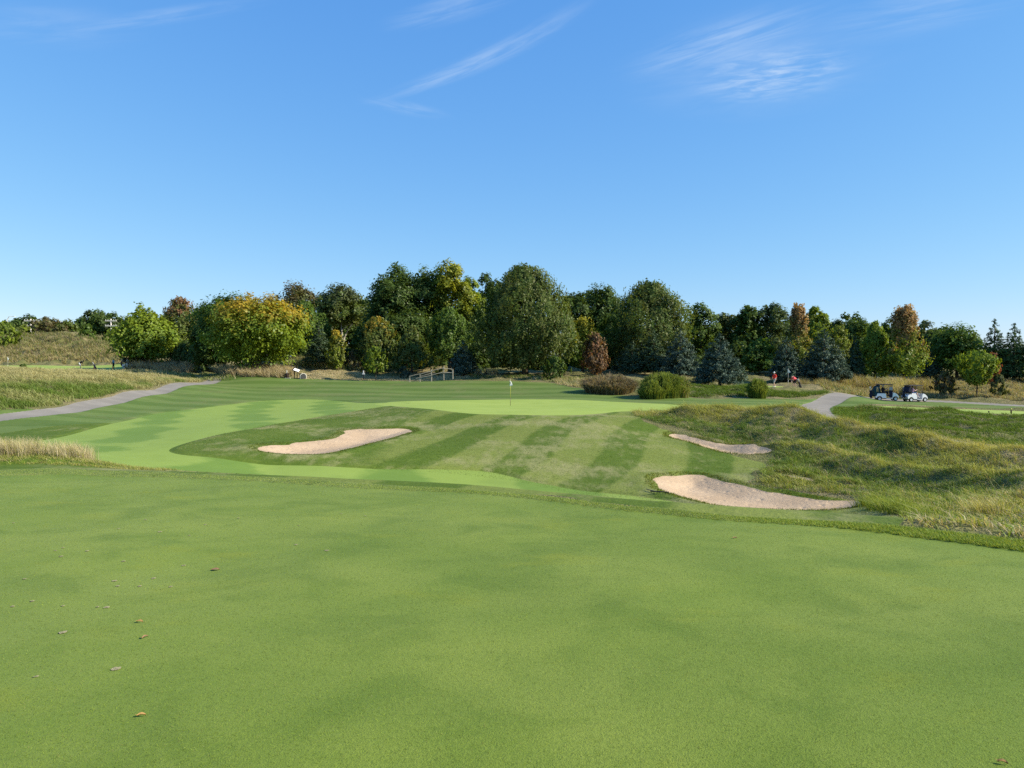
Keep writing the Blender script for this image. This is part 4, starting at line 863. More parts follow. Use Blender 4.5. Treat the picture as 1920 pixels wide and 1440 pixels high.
stuff_grass('meadow_grass', 'dry brown and straw meadow grass behind the golf carts', 'grass', [
    stand(92, [(1590,86.5),(1650,89),(1740,90),(1840,87.5),(2500,76),(2500,108),(1900,108),(1700,106),(1560,103),(1500,96),(1540,89)], 4.2, 14, .42, (GS, GB, GS * .8, GP, GL), .040, mask=nb),
    stand(93, [(1540,97),(1640,96),(1770,97),(1770,101),(1640,101),(1500,102)], 1.6, 22, 1.5, (GB, GS, GS, GY), .045),
    stand(94, [(1668,91),(1690,91),(1696,94),(1665,94)], 5, 26, 1.7, (GS, GP, GY), .04),
    stand(95, [(1500,93),(1560,90),(1590,90),(1600,95),(1520,98)], 4, 18, .8, (GB, GS, GL, GS), .036, mask=nb)])
# 9. lush bank below the far right green
stuff_grass('lush_grass', 'lush uneven green grass on the bank below the golfers', 'grass', [
    stand(96, [(1245,76.5),(1290,74.5),(1400,75.6),(1500,77.8),(1570,82),(1600,85),(1560,83.5),(1520,82),(1440,81),(1400,85),(1325,85),(1262,84)], 8, 16, .36, (GG, GL, GL, GD * 1.6, GG), .036, lean=1.0, spread=.2, mask=nb),
    stand(97, [(1530,92),(1560,93),(1600,90),(1640,88.5),(1600,87),(1560,86)], 5, 14, .3, (GL, GG, GP), .036, mask=nb),
    stand(98, [(1262,84),(1325,85),(1400,85),(1330,97),(1240,97),(1190,90),(1210,82)], 3, 14, .4, (GS, GL, GG), .036, mask=nb)])
# 8. lush grass inside the bend
stuff_grass('lush_grass', 'deep green grass filling the bend of the right cart path', 'grass', [
    stand(99, [(1572,66),(1568,58),(1600,51.5),(1680,46),(1800,41),(1920,37.2),(2400,31),(2500,54),(1950,60.5),(1800,63.2),(1690,65.8),(1620,67)], 9, 16, .26, (GG, GL, GG, GG * 1.2, GL), .026, lean=1.1, mask=not_on('path_right', 'tee_strip', margin=.25)),
    stand(100, [(1600,61.5),(1660,61),(1760,60),(1790,61.5),(1700,64),(1620,65.5)], 3, 18, .45, (GG, GG, GD * 1.8, GS * .5), .026),
    stand(101, [(1500,58),(1560,52),(1640,47.2),(1740,42.8),(1900,38),(2200,33.5),(2200,32.5),(1880,36.3),(1730,40.5),(1630,44.6),(1560,48.5),(1490,55)], 8, 14, .22, (GY, GS, GP, GL), .022, mask=not_on('path_right', margin=.15))])
# 6. dry tuft at the near left, 7. tufts at the near right
stuff_grass('dry_tuft_grass', 'pale dry seed heads on the shoulder at the near left edge', 'grass', [
    stand(102, [(-500,18.9),(0,19.3),(110,19.2),(172,18.5),(150,17.5),(60,17.2),(-100,17.1),(-500,17)], 26, 42, .42, (GP, GP, GS, GY, GP * 1.1), .007, lean=.5, spread=.09),
    stand(103, [(-500,17.4),(0,17.6),(150,17.8),(240,17.6),(330,16.9),(200,16.5),(-500,17)], 60, 22, .09, (GY, GS, GL, GY), .009, lean=.9, spread=.08)])
stuff_grass('yellow_tuft_grass', 'tall yellow grass tuft on the right mound', 'grass', [stand(104, [(1818,14.2),(1855,14.0),(1888,13.8),(1892,14.6),(1850,15.0),(1815,14.9)], 36, 22, .42, (GY * 1.2, GS, GY, GP), .011, lean=.55, spread=.09)])
stuff_grass('bright_tuft_grass', 'bright yellow green grass spilling down to the near fairway', 'grass', [stand(105, [(1612,23.6),(1640,21.5),(1672,18.4),(1715,15.4),(1738,14.0),(1760,14.6),(1725,17),(1690,19.6),(1655,23)], 22, 26, .36, (A(.24,.30,.04), GY, A(.18,.27,.04), GL), .013, lean=.9, spread=.14)])
# pampas-like clumps: each one a plant of its own
def clump(px, top, Y, wpx, cols, label, seed, n=3000, name='grass_clump', cat='grass clump', depth=1.0, lean=.62, w=.035, group=None):
    rg = np.random.default_rng(seed); x, y, zt = pt(px, top, Y); zb = zg1(x, y); H = (zt - zb); W = wpx / F * Y
    an = rg.uniform(0, 2 * np.pi, n); r = np.sqrt(rg.uniform(0, 1, n)); bx = np.cos(an) * r * W * .43; by = np.sin(an) * r * W * .43 * depth
    L = H * 1.12 * rg.uniform(.5, 1.04, n) ** .7 * (1 - .46 * r ** 2) * (.72 + .56 * fbm(bx * 1.6 + px, by * 1.6, seed, 2)); reach = r * W * .12 * rg.uniform(.3, 1.3, n) + .02; dx, dy = np.cos(an) * reach, np.sin(an) * reach * depth
    zb_ = zg(x + bx, y + by) - zb - .03; B = np.c_[bx, by, zb_]; a2 = rg.uniform(0, 6.28, n); side = np.c_[np.cos(a2), np.sin(a2), np.zeros(n)] * w / 2
    M1 = B + np.c_[dx * .35, dy * .35, L * .6]; M2 = B + np.c_[dx * 1.0, dy * 1.0, L * .96]; M3 = B + np.c_[dx * 1.7, dy * 1.7, L * .86]
    v = np.stack([B - side, B + side, M1 + side, M1 - side, M2 + side * .7, M2 - side * .7, M3 + side * .1, M3 - side * .1], 1).reshape(-1, 3); i = np.arange(n)[:, None] * 8
    f = np.r_[i + np.array([[0, 1, 2, 3]]), i + np.array([[3, 2, 4, 5]]), i + np.array([[5, 4, 6, 7]])]
    c = pick(rg, n, *cols); c8 = np.stack([c * .7, c * .7, c, c, c * 1.1, c * 1.1, c * 1.15, c * 1.15], 1).reshape(-1, 3)
    o = link(name, np_mesh(name, v, f, np.clip(c8, .004, .8)), M['blade']); o.location = (x, y, zb); return tag(o, label, cat, group)
PA = (A(.17,.23,.035), A(.12,.18,.03), A(.24,.27,.05)); clump(1243, 700, 72.4, 78, PA, 'tall yellow green ornamental grass clump, widest of the three by the mown slope', 110, 5200, depth=.8)
clump(1270, 706, 72.8, 48, PA + (GS,), 'ornamental grass clump with upright stems on the right flank of the widest clump', 111, 2600)
clump(1224, 716, 71.4, 54, PA, 'lower ornamental grass clump standing in front of the widest clump', 112, 3000)
clump(1420, 711, 75.0, 36, PA, 'small round ornamental grass clump alone on the lush bank left of the golfers', 113, 2200)
clump(1143, 702, 77, 104, (GB * 1.1, A(.16,.14,.09), GS * .7, A(.13,.13,.08)), 'dry reddish brown reed bed left of the ornamental grass clumps', 114, 5200, 'reed_bed', 'reeds', depth=.9, w=.04)
clump(1290, 712, 90, 70, (GB, GS * .8, GL), 'dry thicket of weeds behind the ornamental grass clumps', 115, 1800, 'weed_thicket', 'weeds')
# ------------------------------------------------------------------ built things
def hit(px, py, y0=2.0, y1=400):
    u, w_ = ray(px, py); Ys = np.exp(np.linspace(math.log(y0), math.log(y1), 4000)); d = CAMZ + w_ * Ys - zg(u * Ys, Ys); k = np.where(d <= 0)[0]
    Y = Ys[k[0]] if len(k) else y1; return (u * Y, Y, zg1(u * Y, Y))
def on(px, Y): x = (px - 960) / F * Y; return (x, Y, zg1(x, Y))
def box(c, s, rz=0.0, tp=1.0):
    cx_, cy_, cz_ = c; a, b, h = s[0] / 2, s[1] / 2, s[2] / 2; v = []
    for z, k in ((-h, 1), (h, tp)):
        for x, y in ((-a, -b), (a, -b), (a, b), (-a, b)): v.append((x * k, y * k, z))
    v = np.array(v); ca, sa = math.cos(rz), math.sin(rz); v = np.c_[v[:, 0] * ca - v[:, 1] * sa + cx_, v[:, 0] * sa + v[:, 1] * ca + cy_, v[:, 2] + cz_]
    return v, [(3, 2, 1, 0), (4, 5, 6, 7), (0, 1, 5, 4), (1, 2, 6, 5), (2, 3, 7, 6), (3, 0, 4, 7)]
def prism(prof, y0, y1, inset=0.0):
    n = len(prof); p = np.array(prof); v = np.r_[np.c_[p[:, 0], np.full(n, y0), p[:, 1]], np.c_[p[:, 0], np.full(n, y1), p[:, 1]]]
    f = [tuple(range(n)), tuple(range(2 * n - 1, n - 1, -1))] + [((i + 1) % n, i, i + n, (i + 1) % n + n) for i in range(n)]; return v, f
def lathe(prof, seg=16, c=(0, 0, 0), axis='z'):
    """prof: (r, h) pairs turned about an axis"""
    v = []; k = len(prof)
    for r, h in prof:
        for j in range(seg):
            a = 2 * math.pi * j / seg; p = (r * math.cos(a), r * math.sin(a), h)
            if axis == 'y': p = (p[0], p[2], p[1])
            v.append((p[0] + c[0], p[1] + c[1], p[2] + c[2]))
    f = [(i * seg + j, i * seg + (j + 1) % seg, (i + 1) * seg + (j + 1) % seg, (i + 1) * seg + j) for i in range(k - 1) for j in range(seg)]
    f += [tuple(range(seg))[::-1], tuple((k - 1) * seg + j for j in range(seg))]; return np.array(v), f
def arc(cx_, cz_, r, a0, a1, n=7): return [(cx_ + r * math.cos(math.radians(a0 + (a1 - a0) * i / (n - 1))), cz_ + r * math.sin(math.radians(a0 + (a1 - a0) * i / (n - 1)))) for i in range(n)]
def part(name, parts, mat, parent, bevel=0.0, smooth=False):
    o = pyobj(name, parts, M[mat], parent, smooth)
    bm = bmesh.new(); bm.from_mesh(o.data); bmesh.ops.recalc_face_normals(bm, faces=bm.faces)
    if bevel:
        ed = [e for e in bm.edges if len(e.link_faces) == 2 and e.calc_face_angle(0) > .6]
        bmesh.ops.bevel(bm, geom=ed, offset=bevel, segments=2, affect='EDGES', profile=.6)
    bm.to_mesh(o.data); bm.free(); return o

def wheel(e, x, y, r=.235, w_=.20, rimmat='rim'):
    t = part('wheel', [lathe([(r * .55, -w_ / 2), (r * .9, -w_ / 2), (r, -w_ * .32), (r, w_ * .32), (r * .9, w_ / 2), (r * .55, w_ / 2)], 22, (0, 0, 0), 'y')], 'rubber', e, smooth=True); t.location = (x, y, r)
    part('rim', [lathe([(r * .12, -w_ * .56), (r * .34, -w_ * .50), (r * .60, -w_ * .53), (r * .60, w_ * .53), (r * .34, w_ * .50), (r * .12, w_ * .56)], 18, (0, 0, 0), 'y')], rimmat, t, smooth=False)
def golf_cart(loc, rz, label, enclosure=False, roofmat='black', group=None, s=1.0, frontshade=False):
    e = empty('golf_cart', loc, rz); e.scale = (s, s, s); tag(e, label, 'golf cart', group)
    rear = [(-1.20, .42), (-1.20, .60), (-1.12, .76), (-.95, .83), (-.20, .83), (-.10, .76), (-.06, .30), (-.42, .30)] + arc(-.78, .235, .30, 12, 168, 9) + [(-1.12, .32)]
    front = [(.56, .30), (.56, .52), (.62, .86), (.72, .93), (.98, .80), (1.16, .62), (1.24, .46), (1.24, .34), (1.19, .30)] + arc(.90, .235, .29, 12, 168, 9)
    b = part('body', [prism(rear, -.58, .58), prism(front, -.56, .56), box((.25, -.60, .27), (.66, .05, .06)), box((.25, .60, .27), (.66, .05, .06))], 'white', e, .018)
    part('floor', [box((.25, 0, .28), (.74, 1.10, .05)), box((-.1, 0, .24), (2.0, .5, .08))], 'black', e)
    part('seat', [box((-.42, 0, .90), (.52, 1.05, .13))], 'offwhite' if not enclosure else 'black', e, .03)
    part('backrest', [box((-.70, 0, 1.16), (.10, 1.05, .40), 0)], 'black', e, .03)
    part('roof', [box((-.18, 0, 1.83), (1.78, 1.16, .05)), box((-.18, 0, 1.87), (1.55, 1.0, .04))], roofmat, e, .02)
    for y in (-.52, .52):
        part('roof_post', [tube([(.66, y, .86), (.60, y, 1.30), (.56, y, 1.81)], [.022] * 3, 8)], 'black', e, smooth=True)
        part('roof_post', [tube([(-.92, y, .80), (-.90, y, 1.3), (-.84, y, 1.81)], [.022] * 3, 8)], 'black', e, smooth=True)
    part('windscreen', [box((.60, 0, 1.33), (.012, 1.0, .88))], 'glass', e)
    a_ = np.linspace(0, 2 * np.pi, 17); sw = [(.36 + .10 * math.cos(q_), -.27 + .17 * math.sin(q_), 1.08 + .13 * math.cos(q_)) for q_ in a_]
    part('steering_wheel', [tube(sw, [.014] * 17, 6), tube([(.36, -.27, 1.08), (.60, -.27, .80)], [.02, .02], 6)], 'black', e, smooth=True)
    part('bag_rack', [box((-1.25, 0, .50), (.22, .9, .06)), tube([(-1.30, -.45, .5), (-1.30, -.45, 1.0), (-1.30, .45, 1.0), (-1.30, .45, .5)], [.018] * 4, 6)], 'black', e)
    part('bumper', [box((1.255, 0, .36), (.05, .95, .10))], 'black', e, .015)
    for y in (-.36, .36): part('headlight', [box((1.13, y, .66), (.05, .16, .08))], 'glass', e)
    for x, y in ((-.78, -.50), (-.78, .50), (.90, -.50), (.90, .50)): wheel(e, x, y)
    if enclosure:
        part('rain_curtain', [prism([(-1.28, .50), (-1.36, 1.10), (-1.14, 1.60), (-.80, 1.78), (-.74, 1.76), (-.78, .86), (-.98, .86), (-1.1, .5)], -.585, .585)], 'tealcloth', e, .03)
        part('curtain_window', [box((-1.02, -.592, 1.28), (.22, .012, .52))], 'glass', e, .0)
        part('folded_curtain', [box((.40, -.572, 1.38), (.34, .03, .34)), ], 'greycloth', e, .01)
        part('side_curtain', [box((.40, -.565, .78), (.38, .03, .80))], 'navy', e, .01)
    else:
        part('rear_canopy', [prism([(-1.08, 1.10), (-1.10, 1.36), (-.94, 1.74), (-.80, 1.79), (-.80, 1.10)], -.56, .56)], 'navy', e, .02)
    return e
def golf_bag(loc, rz, label, tilt=.22, cover='stone', bodym='navy', parent=None, s=1.0, group=None):
    e = empty('golf_bag', loc, rz); e.rotation_euler = (0, -tilt, rz); e.scale = (s, s, s); tag(e, label, 'golf bag', group)
    part('bag_body', [lathe([(.10, 0), (.125, .03), (.13, .45), (.125, .80), (.14, .84), (.13, .88)], 14)], bodym, e, smooth=True)
    part('pocket', [box((-.14, 0, .30), (.09, .20, .38))], bodym, e, .03)
    rg = np.random.default_rng(5)
    for k in range(5):
        a = k * 1.25; x, y = .06 * math.cos(a), .06 * math.sin(a); h = 1.05 + .07 * k
        c_ = part('club', [tube([(x, y, .6), (x * 1.3, y * 1.3, h)], [.007, .007], 5), (lathe([(.01, h - .01), (.045, h + .02), (.05, h + .07), (.02, h + .12)], 8, (x * 1.3, y * 1.3, 0)) if k < 3 else box((x * 1.3 + .02, y * 1.3, h + .02), (.09, .02, .05)))], cover if k < 3 else 'steel', e)
    return e
c1 = on(1661, 86.6); c2 = on(1715, 86.4); 
golf_cart((c1[0], c1[1], c1[2] + .02), math.radians(-12), 'white golf cart with dark rain curtains and a grey flap, left one of the pair', True, group='golf carts')
golf_cart((c2[0], c2[1], c2[2] + .02), math.radians(7), 'white golf cart with open sides and a driver in a lilac shirt', group='golf carts')
c3 = on(245.5, 122); golf_cart((c3[0], c3[1], c3[2] + .02), math.radians(-14), 'white golf cart parked by the lime green maple at the far left', group='golf carts', roofmat='black')
def near_cart(c, dx, dy, dz): return (c[0] + dx, c[1] + dy, c[2] + dz)
golf_bag(near_cart(c1, -1.62, .0, .30), 0, 'dark golf bag with pale yellow club covers behind the left cart of the pair', .12, 'stone')
golf_bag(near_cart(c2, -1.30, -.25, .50), 0, 'dark golf bag strapped to the rear of the open sided cart', .10, 'navy', s=.9)
golf_bag(near_cart(c3, -1.28, -.2, .50), 0, 'dark golf bag with white covers on the back of the far left cart', .10, 'whitecloth', s=.9)

# ------------------------------------------------------------------ people
def capsule(a, b, ra, rb, seg=10):
    a, b = np.array(a, float), np.array(b, float); d = b - a; L = np.linalg.norm(d); d = d / max(L, 1e-6); pts = []; rr = []
    for q_ in (80, 55, 28): pts.append(a - d * ra * math.sin(math.radians(q_))); rr.append(ra * math.cos(math.radians(q_)))
    pts += [a, (a + b) / 2, b]; rr += [ra, (ra + rb) / 2 * 1.02, rb]
    for q_ in (28, 55, 80): pts.append(b + d * rb * math.sin(math.radians(q_))); rr.append(rb * math.cos(math.radians(q_)))
    pts = np.array(pts); ref = np.array([.31, .93, .17]) if abs(d[1]) < .85 else np.array([1., .1, .05]); u_ = nrm(np.cross(d, ref)); w_ = np.cross(d, u_); v = []
    for p, r in zip(pts, rr):
        for j in range(seg): q_ = 2 * math.pi * j / seg; v.append(p + (u_ * math.cos(q_) + w_ * math.sin(q_)) * r)
    k = len(pts); f = [(i * seg + j, i * seg + (j + 1) % seg, (i + 1) * seg + (j + 1) % seg, (i + 1) * seg + j) for i in range(k - 1) for j in range(seg)] + [tuple(range(seg))[::-1], tuple((k - 1) * seg + j for j in range(seg))]
    return np.array(v), f
def fuse(name, parts, mat, parent, vox=.013):
    o = pyobj(name, parts, None, None); bm = bmesh.new(); bm.from_mesh(o.data); bmesh.ops.recalc_face_normals(bm, faces=bm.faces); bm.to_mesh(o.data); bm.free()
    m = o.modifiers.new('r', 'REMESH'); m.mode = 'VOXEL'; m.voxel_size = vox; m.use_smooth_shade = True
    s_ = o.modifiers.new('s', 'SMOOTH'); s_.iterations = 2; s_.factor = .5
    dg = bpy.context.evaluated_depsgraph_get(); me = bpy.data.meshes.new_from_object(o.evaluated_get(dg)); old = o.data; bpy.data.objects.remove(o); bpy.data.meshes.remove(old)
    me.name = name; me.materials.clear(); me.polygons.foreach_set('use_smooth', np.ones(len(me.polygons), bool)); return link(name, me, M[mat], parent)
def scaled(cap, c, s): v, f = cap; c = np.array(c); return (v - c) * np.array(s) + c, f
POSE = {
 'walk': dict(pel=(0,0,.95), che=(.01,0,1.32), nec=(.01,0,1.50), hea=(.03,0,1.66), sh=(.0,.19,1.43), kn=[(.16,.10,.50),(-.03,-.10,.49)], an=[(.20,.11,.10),(-.28,-.11,.14)], to=[(.36,.12,.04),(-.15,-.12,.04)], el=[(-.08,.26,1.16),(-.02,-.27,1.15)], wr=[(.02,.27,.93),(.14,-.26,.94)]),
 'stand': dict(pel=(0,0,.95), che=(.01,0,1.32), nec=(.01,0,1.50), hea=(.03,0,1.66), sh=(.0,.19,1.43), kn=[(.02,.12,.50),(.02,-.12,.50)], an=[(0,.14,.09),(0,-.14,.09)], to=[(.16,.17,.04),(.16,-.17,.04)], el=[(-.02,.27,1.15),(.10,-.27,1.17)], wr=[(.08,.24,.93),(.30,-.18,1.10)]),
 'bend': dict(pel=(-.14,0,.92), che=(.18,0,1.14), nec=(.33,0,1.24), hea=(.45,0,1.25), sh=(.24,.18,1.19), kn=[(.04,.13,.50),(.06,-.14,.49)], an=[(-.06,.17,.09),(.02,-.19,.09)], to=[(.10,.20,.04),(.18,-.22,.04)], el=[(.32,.17,.90),(.36,-.15,.90)], wr=[(.38,.05,.68),(.42,-.04,.66)]),
 'seat': dict(pel=(0,0,.10), che=(-.05,0,.45), nec=(-.02,0,.62), hea=(.02,0,.77), sh=(-.04,.19,.55), kn=[(.44,.13,.12),(.44,-.13,.12)], an=[(.50,.13,-.32),(.58,-.13,-.32)], to=[(.66,.14,-.38),(.74,-.14,-.38)], el=[(.14,.25,.34),(.14,-.25,.34)], wr=[(.38,.16,.42),(.38,-.14,.42)])}
def person(loc, rz, pose, shirt, shorts, label, hat=None, hair='hair', trousers=False, s=1.0, longsleeve=False):
    p = POSE[pose]; e = empty('person', loc, rz); e.scale = (s, s, s); tag(e, label, 'person')
    V3 = lambda q_: np.array(q_, float); pel, che, nec, hea, sh = (V3(p[k]) for k in ('pel', 'che', 'nec', 'hea', 'sh')); hip = [pel + (0, .09, -.02), pel + (0, -.09, -.02)]; shs = [sh, sh * (1, -1, 1)]
    fw = nrm(hea - nec) if pose == 'bend' else V3((0, 0, 1)); face = V3((.75, 0, -.65)) if pose == 'bend' else V3((1, 0, -.05))
    B = [capsule(pel, che, .125, .135), capsule(che, nec, .12, .055), capsule(nec, hea, .055, .05), capsule(hea - fw * .03, hea + fw * .035, .083, .095), capsule(hea - fw * .07 + face * .03, hea - fw * .075 + face * .055, .045, .035)]
    B.append(capsule(hea - fw * .01 + face * .085, hea - fw * .035 + face * .115, .012, .017, 6))
    for sd in (1, -1): B.append(capsule(hea + V3((0, sd * .088, .015)), hea + V3((-.005, sd * .094, -.025)), .014, .012, 6))
    for i, sd in enumerate((1, -1)):
        el, wr = V3(p['el'][i]), V3(p['wr'][i]); kn, an, to = V3(p['kn'][i]), V3(p['an'][i]), V3(p['to'][i])
        B += [capsule(shs[i] * (1, .9, 1), el, .055, .042), capsule(el, wr, .042, .027), capsule(hip[i], kn, .088, .058), capsule(kn, an, .056, .036), capsule(an, to, .042, .036)]
        d = nrm(wr - el); pm = wr + d * .05; B.append(capsule(wr, wr + d * .075, .028, .034)); lat = nrm(np.cross(d, (0, sd, .01))) if abs(d[1]) < .9 else V3((1, 0, 0))
        for k, (o_, ln) in enumerate(((-.03, .068), (-.010, .080), (.010, .074), (.030, .058))):
            r0 = wr + d * .095 + lat * o_; m_ = r0 + d * ln * .5; t_ = m_ + nrm(d + V3((.1, -sd * .7, 0))) * ln * .5; B += [capsule(r0 - d * .02, m_, .0095, .0088, 6), capsule(m_, t_, .0088, .0075, 6)]
        tb = wr + d * .035 - lat * .03; B.append(capsule(tb, tb + nrm(d - lat * .8) * .06, .012, .009, 6))
    fuse('body', B, 'skin', e, .0105)
    S = [capsule(pel + (0, 0, .03), che, .150, .162), capsule(che, che * .35 + nec * .65, .155, .085)]
    S += [capsule(shs[i] * (1, .88, 1), V3(p['el'][i]) * .85 + shs[i] * .15 if not longsleeve else V3(p['wr'][i]), .074, .062) for i in (0, 1)]; S += [capsule(shs[0] * (1, .8, 1), shs[1] * (1, .8, 1), .075, .075)]
    fuse('shirt', S, shirt, e, .018)
    S = [capsule(pel + (0, .05, 0), pel + (0, -.05, 0), .135, .135)]
    for i in (0, 1):
        kn, an = V3(p['kn'][i]), V3(p['an'][i]); S.append(capsule(hip[i], kn if trousers else kn * .82 + hip[i] * .18, .108, .082 if not trousers else .072))
        if trousers: S.append(capsule(kn, an, .070, .056))
    fuse('trousers' if trousers else 'shorts', S, shorts, e, .018)
    for i in (0, 1): an, to = V3(p['an'][i]), V3(p['to'][i]); fuse('shoe', [capsule(an - (0.02, 0, .03), to - (0, 0, 0), .050, .040)], 'whitecloth' if not trousers else 'blackcloth', e, .014)
    top = hea + fw * .03
    if hat: fuse('cap', [scaled(capsule(top, top + fw * .03, .108, .10), top, (1, 1, .9)), capsule(top + face * .06, top + face * .17, .075, .055)] if False else [capsule(top + fw * .01, top + fw * .035, .108, .098), scaled(capsule(top + face * .07, top + face * .14, .07, .06), top + face * .1, (1, 1, .25))], hat, e, .014)
    else: fuse('hair', [capsule(top - face * .025, top + fw * .03 - face * .01, .102, .098)], hair, e, .014)
    return e
q = on(1452, 88.5); person(q, math.radians(205), 'walk', 'redshirt', 'greycloth', 'person in a red shirt, grey shorts and white cap walking on the grass', hat='whitecloth', s=1.0)
q = on(1490, 88); person(q, math.radians(200), 'bend', 'coral', 'blackcloth', 'person in a coral shirt and black shorts bending forward beside a golf bag')
q = (c2[0] - .38, c2[1] - .27, c2[2] + .92); person(q, math.radians(-2), 'seat', 'lilac', 'bluecloth', 'person in a lilac shirt and blue shorts seated at the wheel of the open cart')
q = (c1[0] - .40, c1[1] - .20, c1[2] + .92); person(q, math.radians(-8), 'seat', 'blackcloth', 'blackcloth', 'person in dark clothes with grey hair seated inside the curtained cart', hair='greyhair', trousers=True)
q = (c3[0] - .38, c3[1] - .2, c3[2] + .92); person(q, math.radians(-14), 'seat', 'whitecloth', 'blackcloth', 'person in a white shirt seated in the far left cart')
q5 = on(151, 133); person(q5, math.radians(15), 'bend', 'blackcloth', 'whitecloth', 'golfer in black shirt and white shorts stooping over a putt on the far left green', s=1.02)
q7 = on(213, 131); person(q7, math.radians(170), 'stand', 'skyshirt', 'blackcloth', 'person in a blue shirt and dark trousers standing left of the far cart', trousers=True)
e = empty('putter', (q5[0] + .42, q5[1] + .1, q5[2])); tag(e, 'thin putter held by the stooping golfer on the far left green', 'golf club')
part('shaft', [tube([(.05, 0, .03), (-.02, 0, .74)], [.008, .010], 6)], 'steel', e); part('club_head', [box((.06, 0, .02), (.03, .11, .03))], 'steel', e, .005)
def trolley(loc, rz, label, cover):
    e = empty('bag_trolley', loc, rz); tag(e, label, 'golf trolley')
    part('frame', [tube([(-.35, 0, .95), (-.10, 0, .45), (.25, 0, .12)], [.016] * 3, 6), tube([(-.05, -.32, .16), (-.08, 0, .42), (-.05, .32, .16)], [.014] * 3, 6)], 'steel', e)
    for y in (-.34, .34): w_ = part('wheel', [lathe([(.05, -.03), (.15, -.03), (.15, .03), (.05, .03)], 16, (0, 0, 0), 'y')], 'rubber', e, smooth=True); w_.location = (-.05, y, .15)
    return e
g6 = on(178.5, 130); trolley(g6, 0, 'push trolley carrying a dark golf bag on the far left green', 'whitecloth'); golf_bag((g6[0] + .2, g6[1], g6[2] + .12), 0, 'dark golf bag with white covers on the push trolley', .5, 'whitecloth', s=1.0)
g7 = on(1502, 87.5); golf_bag((g7[0], g7[1], g7[2] + .03), math.radians(10), 'black golf bag with white covers standing beside the person in coral', .35, 'whitecloth', 'black', s=.85)

# ------------------------------------------------------------------ flagsticks
def flagstick(px, Y, h, label, cloth='flagcloth', two=True, fw=.17, name='flagstick', lean=0):
    x, y, z = on(px, Y); e = empty(name, (x, y, z - .02)); tag(e, label, 'flag')
    k = h * .33
    part('pole', [tube([(0, 0, k), (lean * .6, 0, h)], [.016, .013], 8)], 'yellowpaint' if two else 'offwhite', e, smooth=True)
    part('pole_foot', [tube([(0, 0, -.05), (0, 0, k - .002)], [.017, .017], 8)], 'darkpaint' if two else 'offwhite', e, smooth=True)
    part('knob', [lathe([(.005, h), (.022, h + .02), (.005, h + .04)], 8)], 'offwhite', e, smooth=True)
    cols = 9; rows = 8; v = []; 
    for i in range(rows):
        t = i / (rows - 1); wd = fw * (.35 + .95 * math.sin(min(1, t * 1.1) * 2.2)) * (1 if t < .9 else .5)
        for j in range(cols):
            s_ = j / (cols - 1); v.append((.015 + s_ * wd, .05 * math.sin(s_ * 9 + t * 2) * (.3 + t), h - .02 - t * .50 - s_ * .12 * (1 - t)))
    f = [(i * cols + j, i * cols + j + 1, (i + 1) * cols + j + 1, (i + 1) * cols + j) for i in range(rows - 1) for j in range(cols - 1)]
    o = pyobj('flag', [(np.array(v) - (fw * .38, 0, 0), f)], M[cloth], e); sm = o.modifiers.new('thick', 'SOLIDIFY'); sm.thickness = .006
    if two:
        part('emblem', [box((-.01, -.062, h - .25), (.05, .006, .16))], 'slate', e)
    return e
flagstick(957, 59.5, 2.08, 'white flag on a yellow pole in the middle of the raised putting green')
flagstick(1478, 91, 2.0, 'pale grey green flag between the two golfers in red', 'paleflag', False, .26)
flagstick(15, 132, 2.0, 'white flag on a pale pole at the far left edge', 'flagcloth', False, .25)
# ------------------------------------------------------------------ tee furniture by the dry strip
fx = lambda px, Y=98.5: on(px, Y)
x, y, z = fx(538.5); e = empty('litter_bin', (x, y, z)); tag(e, 'dark bin with a pale upright marker post, left of the slanted notice board', 'bin')
part('bin_body', [lathe([(.20, .02), (.22, .08), (.24, .58), (.19, .64)], 14)], 'dkwood', e, smooth=True); part('marker_post', [box((-.05, .0, .80), (.11, .11, .50))], 'stone', e, .01); part('footing', [box((.1, 0, .02), (.7, .4, .06))], 'stone', e)
x, y, z = fx(555.5); e = empty('notice_board', (x, y, z)); tag(e, 'slanted notice board with a bright top on two dark posts', 'sign')
for dx in (-.25, .11): part('post', [box((dx, 0, .52), (.09, .09, 1.06))], 'dkwood', e, .01)
o = part('board', [box((0, 0, 0), (.92, .60, .07))], 'dkwood', e, .01); o.location = (-.02, 0, 1.10); o.rotation_euler = (math.radians(30), math.radians(20), 0)
o2 = part('panel', [box((0.06, 0, .05), (.72, .52, .03))], 'flagcloth', e, .008); o2.location = (-.02, 0, 1.10); o2.rotation_euler = (math.radians(30), math.radians(20), 0)
x, y, z = fx(562.3); e = empty('side_post', (x, y, z)); tag(e, 'short dark post with a wide top between the notice board and the arched stone', 'post')
part('post', [box((0, 0, .32), (.10, .10, .66))], 'dkwood', e, .01); part('cap_board', [prism([(-.22, .70), (.24, .70), (.10, .58), (-.08, .58)], -.1, .1)], 'dkwood', e, .01)
x, y, z = fx(568.5); e = empty('arched_marker', (x, y, z), math.radians(24)); tag(e, 'arched pale stone marker with a dark face', 'marker stone')
pr = [(-.42, 0)] + [(.42 * math.cos(math.radians(a)), .36 + .38 * math.sin(math.radians(a))) for a in range(180, -1, -15)] + [(.42, 0)]
part('stone', [prism(pr, -.16, .24)], 'stone', e, .02); pr2 = [(a * .82, b * .90 + .01) for a, b in pr]; part('face_plate', [prism(pr2, -.19, -.162)], 'slate', e)
x, y, z = on(681.5, 100.5); e = empty('marker_post', (x, y, z)); tag(e, 'thin black post with a white topped box and small crossboard', 'post')
